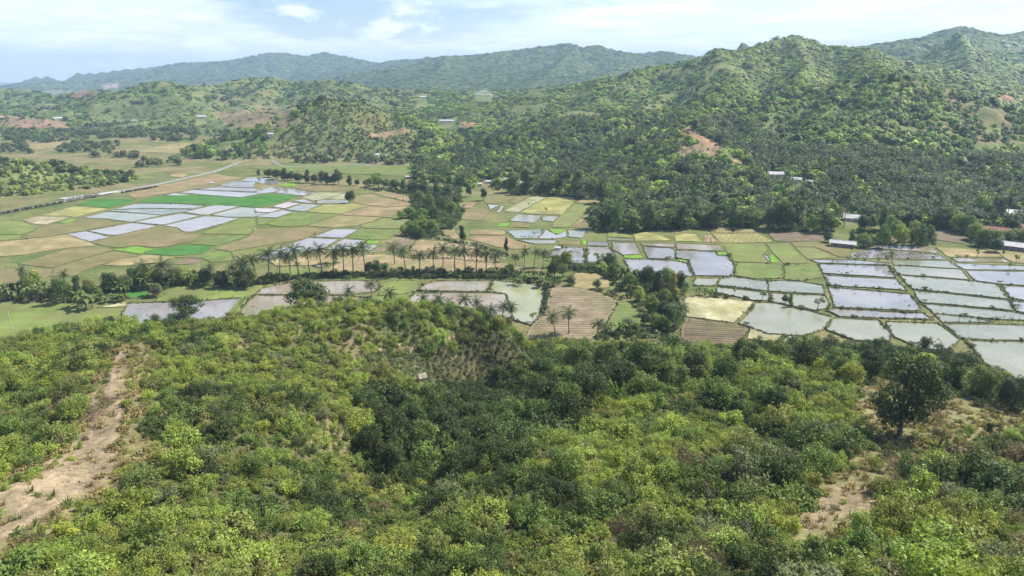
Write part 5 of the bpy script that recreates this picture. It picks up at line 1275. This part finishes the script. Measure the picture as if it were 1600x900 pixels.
line_of([('round','dark',1012,452,30,40),('tall','dark',1028,456,24,38),('round','mid',1042,452,28,36),('tall','olive',1054,466,22,44),('round','dark',1060,452,22,30),('round','mid',1036,474,24,26),('round','light',1000,470,20,24),('round','mid',1018,492,26,32),('round','dark',1034,498,24,30),('palm','',1055,516,32,40),('round','mid',1048,500,22,28),('round','dark',1008,508,22,22),('round','light',1030,516,30,26),('banana','',950,522,24,26),('banana','',968,520,22,24),('round','grey',978,514,26,20),('round','mid',990,520,22,18),('palm','',868,524,22,36),('palm','',889,522,26,38),('palm','',932,534,26,32),('banana','',1048,536,20,18)], 'tree', 'in the bamboo grove beside the straw field', 'broadleaf_tree', 'tree', 'plants of the bamboo grove')
line_of([('banana','',1090,462,12,16),('banana','',1100,462,12,18),('banana','',1108,463,12,14),('round','dark',1120,464,16,8),('round','dark',1135,466,12,7),('round','dark',1165,469,12,7),('open','mid',1190,470,14,16),('round','dark',1228,474,14,14),('open','olive',1147,462,8,14)], 'bush', 'on the bund above the straw field', 'bush', 'bush', 'bushes on the bund above the straw field')
# edge of the village wood
VE = [(792,301),(806,300),(822,303),(838,302),(852,302),(868,303),(884,305),(898,306),(912,309),(926,310),(944,318),(952,330),(938,352),(932,358),(948,356),(962,360),(976,358),(990,362),(1003,358),(1016,360),(1030,358),(1046,357),(1064,359),(1080,354),(1100,356),(1114,356),(1130,356),(1146,352),(1160,356),(1178,354)]
line_of([(('round','flat','tall','palm','round')[i % 5], ('dark','mid','dark','mid')[i % 4], a, b, 22 + 6 * ((i * 7) % 3), 24 + 7 * ((i * 5) % 4)) for i, (a, b) in enumerate(VE)], 'tree', 'along the wood edge behind the fields', 'broadleaf_tree', 'tree', 'trees along the wood edge behind the middle fields')
line_of([('round','dark',1208,358,30,42),('round','dark',1222,359,34,46),('round','dark',1238,359,32,44),('round','mid',1200,356,22,26),('round','light',1270,362,22,26),('palm','',1282,362,16,34),('round','mid',1292,364,24,30),('palm','',1318,356,16,50),('palm','',1310,350,14,44),('round','dark',1350,362,20,26),('round','mid',1360,358,22,22),('tall','dark',1378,362,20,34),('round','mid',1392,380,26,40),('round','mid',1378,388,20,34),('round','mid',1350,386,20,18),('round','dark',1294,378,16,14),('round','light',1410,384,26,32),('round','olive',1424,384,24,34),('round','dark',1434,384,26,32),('round','mid',1448,380,18,26),
         ('round','dark',1470,358,26,30),('round','mid',1488,356,26,30),('round','light',1496,362,24,26),('round','mid',1510,366,24,26),('round','light',1522,374,26,24),('round','mid',1536,384,24,24),('round','dark',1556,394,20,20),('round','mid',1552,384,22,22),('round','mid',1578,378,26,18),('round','dark',1580,362,26,22),('round','mid',1596,380,22,20),('round','dark',1548,346,28,34),('round','mid',1530,346,26,34),('palm','',1570,350,18,36),('palm','',1460,350,18,34),('tall','mid',1330,380,14,20)], 'tree', 'among houses above the right paddies', 'broadleaf_tree', 'tree', 'trees among the houses above the right paddies')
# saplings and stakes on the right bunds
line_of([('open','mid',a,b,7,h) for a, b, h in [(1324,409,8),(1336,410,7),(1350,411,7),(1362,389,6),(1371,413,11),(1384,414,14),(1391,412,18),(1323,430,5),(1336,453,8),(1363,453,5),(1376,455,6),(1405,456,6),(1444,474,6),(1486,408,5),(1496,405,6),(1510,406,7),(1519,440,6),(1562,445,6),(1577,421,9),(1526,403,12),(1587,412,12),(1567,402,10),(1580,469,5),(1398,487,5),(1341,484,5),(1315,483,5)]], 'sapling', 'on the bunds of the right paddies', 'sapling', 'sapling', 'saplings on the right bunds')

# ------------------------------------------------------------------ houses
M['wall'] = plain_material('wall', (0.62, 0.58, 0.50), (0.72, 0.68, 0.60), 0.8, 0.9)
M['wall_dark'] = plain_material('wall_dark', (0.16, 0.15, 0.15), (0.24, 0.22, 0.21), 0.8, 0.9)
M['tin'] = plain_material('tin', (0.38, 0.38, 0.37), (0.56, 0.56, 0.55), 0.6, 0.45, spec=0.5)
M['grey_tin'] = plain_material('grey_tin', (0.42, 0.42, 0.43), (0.52, 0.52, 0.53), 0.6, 0.5, spec=0.5)
M['red_tile'] = plain_material('red_tile', (0.27, 0.115, 0.09), (0.35, 0.16, 0.125), 0.7, 0.8)
M['thatch'] = plain_material('thatch', (0.34, 0.29, 0.22), (0.52, 0.46, 0.38), 1.5, 0.95, bump=0.5)
M['opening'] = plain_material('opening', (0.03, 0.03, 0.03), (0.05, 0.045, 0.04), 1.0, 0.4)
M['wood'] = plain_material('wood', (0.17, 0.12, 0.08), (0.25, 0.19, 0.13), 1.5, 0.9)
def box(x0, x1, y0, y1, z0, z1):
    V = [(x0,y0,z0),(x1,y0,z0),(x1,y1,z0),(x0,y1,z0),(x0,y0,z1),(x1,y0,z1),(x1,y1,z1),(x0,y1,z1)]
    return V, [(0,3,2,1),(4,5,6,7),(0,1,5,4),(1,2,6,5),(2,3,7,6),(3,0,4,7)]
def mesh_of(name, parts, mat):
    V = []; Fc = []
    for v, f in parts: o = len(V); V += v; Fc += [tuple(i + o for i in q) for q in f]
    return mk_mesh(name, V, Fc, [mat])
def house(px_, py_, wpx, label, roof='tin', wall='wall', name='house', wall_h=2.6, deep=0.65, hip=False, rot=0.0):
    g = ground(px_, py_)
    if g is None: return
    sl = np.hypot(np.hypot(g[0], g[1]), CAM_H - g[2]); W_ = max(2.0, wpx * sl / FPX); Dp = max(2.0, min(W_ * deep, 9.0)); rh = Dp * 0.26
    e = bpy.data.objects.new(name, None); COL.objects.link(e); e.location = (g[0], g[1], g[2] - 0.2); e.rotation_euler = (0, 0, -atan2(g[0], g[1]) + rot)
    tag(e, label, 'house' if name == 'house' else 'hut')
    w, d = W_ / 2 * 0.92, Dp / 2 * 0.9
    V, Fc = box(-w, w, -d, d, -1.5, wall_h)
    k = len(V); V += [(-w, 0, wall_h + rh * 0.92), (w, 0, wall_h + rh * 0.92)]
    if not hip: Fc += [(4, 7, k), (5, k + 1, 6)]
    obj('wall', mk_mesh('wall', V, Fc, [M[wall]]), e)
    ro, oy = W_ / 2 * 1.04 + 0.2, Dp / 2 + 0.35; zt = wall_h + rh; ze = wall_h - 0.12; th = 0.14; hx = ro - (Dp * 0.42 if hip else 0.0)
    top = [(-ro,-oy,ze),(ro,-oy,ze),(hx,0,zt),(-hx,0,zt),(-ro,oy,ze),(ro,oy,ze)]
    Vr = top + [(a, b, c - th) for a, b, c in top]
    Fr = [(0,1,2,3),(3,2,5,4),(9,8,7,6),(10,11,8,9),(0,6,7,1),(5,11,10,4)] + [(1,7,8,2),(2,8,11,5),(0,3,9,6),(3,4,10,9)] + ([(1,2,5),(0,4,3)] if hip else [])
    r_ = obj('roof', mk_mesh('roof', Vr, Fr, [M[roof]]), e)
    v, f = box(-hx, hx, -0.16, 0.16, zt - 0.05, zt + 0.09); obj('ridge_cap', mk_mesh('ridge_cap', v, f, [M[roof]]), r_)
    if name == 'house':
        obj('door', mesh_of('door', [box(-0.45 + W_ * 0.1, 0.45 + W_ * 0.1, -d - 0.06, -d + 0.04, 0.1, 2.1)], M['wood']), e)
        for q in (-0.28, 0.34) if W_ < 14 else (-0.4, -0.2, 0.28, 0.42):
            wi = obj('window', mesh_of('window', [box(q * W_ - 0.55, q * W_ + 0.55, -d - 0.05, -d + 0.04, 1.0, 2.0)], M['wood']), e)
            obj('pane', mesh_of('pane', [box(q * W_ - 0.45, q * W_ + 0.45, -d - 0.07, -d - 0.03, 1.08, 1.92)], M['opening']), wi)
    return e
for a in [(822,289,17,'white tin-roofed house among trees behind the middle fields','tin'),(793,284,11,'small pale-roofed house left of the white house behind the middle fields','tin'),(871,294,9,'small cream-walled house at the wood edge behind the ripening rice','grey_tin'),
          (749,291,7,'small white house in the trees above the two lone trees','tin'),(763,287,8,'pale house in the palms behind the grass strip','grey_tin'),(586,245,13,'white-roofed house at the foot of the cone-shaped hill','tin'),(601,246,8,'smaller roof right of the house below the cone-shaped hill','grey_tin'),
          (699,191,22,'long grey-roofed building in the upper middle valley','grey_tin'),(661,153,9,'pale house on the far valley floor beside trees','tin'),(749,149,9,'left house of the far white hamlet','tin'),(757,145,8,'upper house of the far white hamlet','tin'),(764,150,7,'right house of the far white hamlet','tin'),
          (91,187,10,'white house below the far left hills','tin'),(210,190,6,'tiny white house under the green left hill','tin'),(315,184,11,'pale roof at the edge of the brown hill','tin'),(423,212,8,'small hut roof left of the cone-shaped hill','grey_tin'),
          (1212,276,20,'grey-white roof at the village edge below the forest slope','grey_tin'),(1243,284,15,'white roof in the palm village','tin'),(1265,287,9,'small white roof right of the white roof in the palm village','tin'),(1128,338,10,'small white house in the trees above the yellow crop rows','tin'),
          (1334,345,26,'broad white-roofed house above the dark tilled field','tin'),(1438,359,10,'small grey roof behind the trees above the mud paddies','grey_tin'),(1583,337,22,'pale long roof in the trees above the red roof','grey_tin')]:
    house(a[0], a[1], a[2], a[3], a[4], rot=rng.uniform(-0.4, 0.4))
house(1316, 386, 32, 'long low pale-roofed building with dark wall by the paddies', 'tin', 'wall_dark', wall_h=3.0, deep=0.4)
house(1551, 366, 44, 'wide red-roofed house among trees at the right', 'red_tile', hip=True, wall_h=3.0)
house(1606, 362, 26, 'orange-red roof at the right picture edge', 'red_tile', hip=True, wall_h=3.0, rot=0.2)
house(1586, 391, 46, 'long cream building with dark shaded front by the tan field', 'tin', 'wall_dark', wall_h=3.2, deep=0.35)  # cream building; the front's shade is put into the dark wall colour
house(331, 288, 5, 'tiny white field hut beside the left paddies', 'tin', name='hut', wall_h=1.8)
house(871, 391, 9, 'small white-roofed shelter beside the clod-strewn paddy', 'tin', name='hut', wall_h=2.0)
house(639, 279, 10, 'tan thatched hut by the lane above the stream trees', 'thatch', name='hut', wall='wood', wall_h=2.2)
house(649, 316, 8, 'thatched hut at the stream beside orange fields', 'thatch', name='hut', wall='wood', wall_h=2.0)
def shelter(px_, py_, wpx, label, roof, rot):
    g = ground(px_, py_); sl = np.hypot(np.hypot(g[0], g[1]), CAM_H - g[2]); W_ = wpx * sl / FPX; Dp = W_ * 0.75
    e = bpy.data.objects.new('hut', None); COL.objects.link(e); e.location = (g[0], g[1], g[2]); e.rotation_euler = (0, 0, rot); tag(e, label, 'hut')
    for sx in (-1, 1):
        for sy in (-1, 1):
            v, f = tube([(sx * W_ * 0.4, sy * Dp * 0.36, -1.0), (sx * W_ * 0.4, sy * Dp * 0.36, 2.9)], [0.08, 0.07], 6); obj('post', mk_mesh('post', v, f, [M['wood']]), e)
    for j in range(8):                               # roof of loose overlapping slabs
        for sy in (-1, 1):
            x0 = -W_ / 2 + W_ * j / 8; t = 0.05; dz = rng.uniform(-0.06, 0.1); y1 = sy * Dp * rng.uniform(0.52, 0.62)
            V = [(x0, 0, 3.9 + dz), (x0 + W_ / 8 * 1.1, 0.02, 3.93 + dz), (x0 + W_ / 8 * 1.1, y1, 2.75 + dz), (x0, y1, 2.72 + dz)]
            V = V + [(a, b, c - t) for a, b, c in V]
            obj('roof_slab', mk_mesh('roof_slab', V, [(0,1,2,3),(7,6,5,4),(0,4,5,1),(1,5,6,2),(2,6,7,3),(3,7,4,0)], [M[roof]]), e)
shelter(660, 604, 13, 'small hut with weathered pale roof in the bushes of the gully', 'thatch', 0.5)
shelter(697, 642, 13, 'grey-roofed shelter half hidden lower in the gully', 'grey_tin', -0.5)
# ------------------------------------------------------------------ poles, stakes, hedge, sack
def pole(px_, py_, hpx, label):
    g = ground(px_, py_); sl = np.hypot(np.hypot(g[0], g[1]), CAM_H - g[2]); h = hpx * sl / FPX / 0.95
    e = bpy.data.objects.new('utility_pole', None); COL.objects.link(e); e.location = tuple(g); tag(e, label, 'pole')
    v, f = tube([(0, 0, -0.5), (0, 0, h)], [0.15, 0.10], 8); obj('mast', mk_mesh('mast', v, f, [M['concrete']]), e)
    obj('crossarm', mesh_of('crossarm', [box(-0.9, 0.9, -0.06, 0.06, h - 0.5, h - 0.36)], M['wood']), e)
    for q in (-0.8, 0.0, 0.8):
        v, f = tube([(q, 0, h - 0.36 if q else h), (q, 0, h - 0.12 if q else h + 0.2)], [0.06, 0.04], 6); obj('insulator', mk_mesh('insulator', v, f, [M['wall']]), e)
pole(19, 516, 27, 'utility pole on the lawn at the left edge'); pole(221, 498, 15, 'utility pole standing in the brown paddy'); pole(397, 494, 15, 'utility pole in the tan paddy below the palms')
ST = [(1404,503,9),(1413,501,12),(1497,508,13),(1514,509,13),(1528,509,10),(1544,507,11),(1546,505,9),(1567,505,13),(1573,509,10),(1576,506,12),(1581,505,10),(1590,505,11),(1364,497,8),(1444,498,6),(1432,494,9)]
for i, (a, b, h) in enumerate(sorted(ST)):
    g = ground(a, b); sl = np.hypot(np.hypot(g[0], g[1]), CAM_H); hh = h * sl / FPX
    v1, f1 = tube([(0, 0, -0.3), (0.05, 0.02, hh * 0.6), (0.02, 0.05, hh)], [0.09, 0.07, 0.03], 5); v2, f2 = tube([(0.05, 0.02, hh * 0.6), (0.3, 0.1, hh * 0.85)], [0.05, 0.02], 5)
    V, Fc, _, _ = join([(v1, f1, 0, 0), (v2, f2, 0, 0)])
    tag(obj('wooden_stake', mk_mesh('wooden_stake', V, Fc, [M['wood']]), loc=tuple(g)), f'forked wooden stake on the lower right bund, {ordinal(i)} from the left', 'stake', 'wooden stakes on the lower right bund')
def hedge(pix, step, size, label):
    pts = [flat(*q)[:2] for q in pix]; V = []; Fc = []; lv = []; o = 0
    for a, b in zip(pts, pts[1:]):
        L_ = np.hypot(*(b - a)); n = int(L_ / step)
        for j in range(n):
            c = a + (b - a) * (j + rng.random()) / n + rng.normal(0, 0.3, 2)
            v, f, l = leaf_cloud(rng, [(rng.normal(0, 0.3), rng.normal(0, 0.3), 0.8 * size, 0.9 * size, 0.9 * size), (rng.normal(0, 0.6), 0, 0.5 * size, 0.8 * size, 0.7 * size)], 46, 0.34)
            v = v + np.array((c[0], c[1], 0.1)); V.append(v); Fc.append(f + o); lv.append(l); o += len(v)
    h_ = tag(obj('hedge', mk_mesh('hedge', np.concatenate(V), np.concatenate(Fc), [M['leaf']], attrs={'lv': ('FLOAT', np.concatenate(lv))})), label, 'hedge'); h_['tint'] = [0.055, 0.08, 0.035]
hedge([(2,335),(40,328),(72,322),(100,317.5)], 0.9, 1.3, 'dark hedge along the near stretch of the road'); hedge([(104,316),(130,311.5),(155,307)], 1.0, 2.2, 'taller dark hedge below the bright concrete strip')
hedge([(190,302),(215,297.5),(245,292.5)], 1.0, 1.0, 'low dark hedge along the far stretch of the road')
hedge([(402,446),(430,441),(456,436),(500,431.5),(545,431),(600,431)], 1.5, 1.35, 'dark grassy bank hedge under the left half of the palm row'); hedge([(605,432),(660,433),(720,433.5),(770,434),(800,436)], 1.5, 1.35, 'dark grassy bank hedge under the right half of the palm row')
hedge([(636,374),(664,372),(690,375),(720,380),(745,384),(770,392),(800,402)], 1.8, 1.1, 'green hedge bordering the furrowed fields above the palms')
hedge([(846,494),(850,480),(853,466),(856,452)], 1.6, 1.0, 'green hedge between the green water and the furrowed field'); hedge([(880,420),(905,421),(930,426)], 1.6, 1.6, 'low green hedge below the clod-strewn paddy'); hedge([(936,454),(955,460),(975,470)], 1.6, 1.4, 'green hedge above the striped garden')
g = ground(686, 536)
v, f, _ = leaf_cloud(rng, [(0, 0, 0.4, 0.3, 0.4)], 10, 0.1)
def sack():
    V = []; Fc = []; k = 8; prof = [(0.05,0),(0.34,0.05),(0.40,0.3),(0.36,0.6),(0.24,0.85),(0.10,0.95),(0.16,1.08),(0.02,1.1)]
    for r_, z_ in prof:
        for j in range(k): a = 2 * pi * j / k; V.append((cos(a) * r_ * (1 + 0.12 * sin(3 * a)), sin(a) * r_, z_))
    for i in range(len(prof) - 1):
        for j in range(k): Fc.append((i * k + j, i * k + (j + 1) % k, (i + 1) * k + (j + 1) % k, (i + 1) * k + j))
    return mk_mesh('sack', V, Fc, [M['tin']], smooth=True)
tag(obj('sack', sack(), loc=tuple(g)), 'small white sack beside the hillside footpath', 'sack')

# ------------------------------------------------------------------ haze
m = bpy.data.materials.new('haze'); m.use_nodes = True; nt = m.node_tree; nt.nodes.clear()
vol = nt.nodes.new('ShaderNodeVolumePrincipled'); vol.inputs['Color'].default_value = (0.52, 0.75, 1.0, 1); vol.inputs['Density'].default_value = HAZE; vol.inputs['Anisotropy'].default_value = 0.0
o_ = nt.nodes.new('ShaderNodeOutputMaterial'); nt.links.new(vol.outputs[0], o_.inputs['Volume'])
V, Fc = box(-21000, 21000, -300, 12500, SEA - 10, 420)
tag(obj('haze', mk_mesh('haze', V, Fc, [m])), 'thin blue haze filling the valley air', 'haze', kind='stuff')
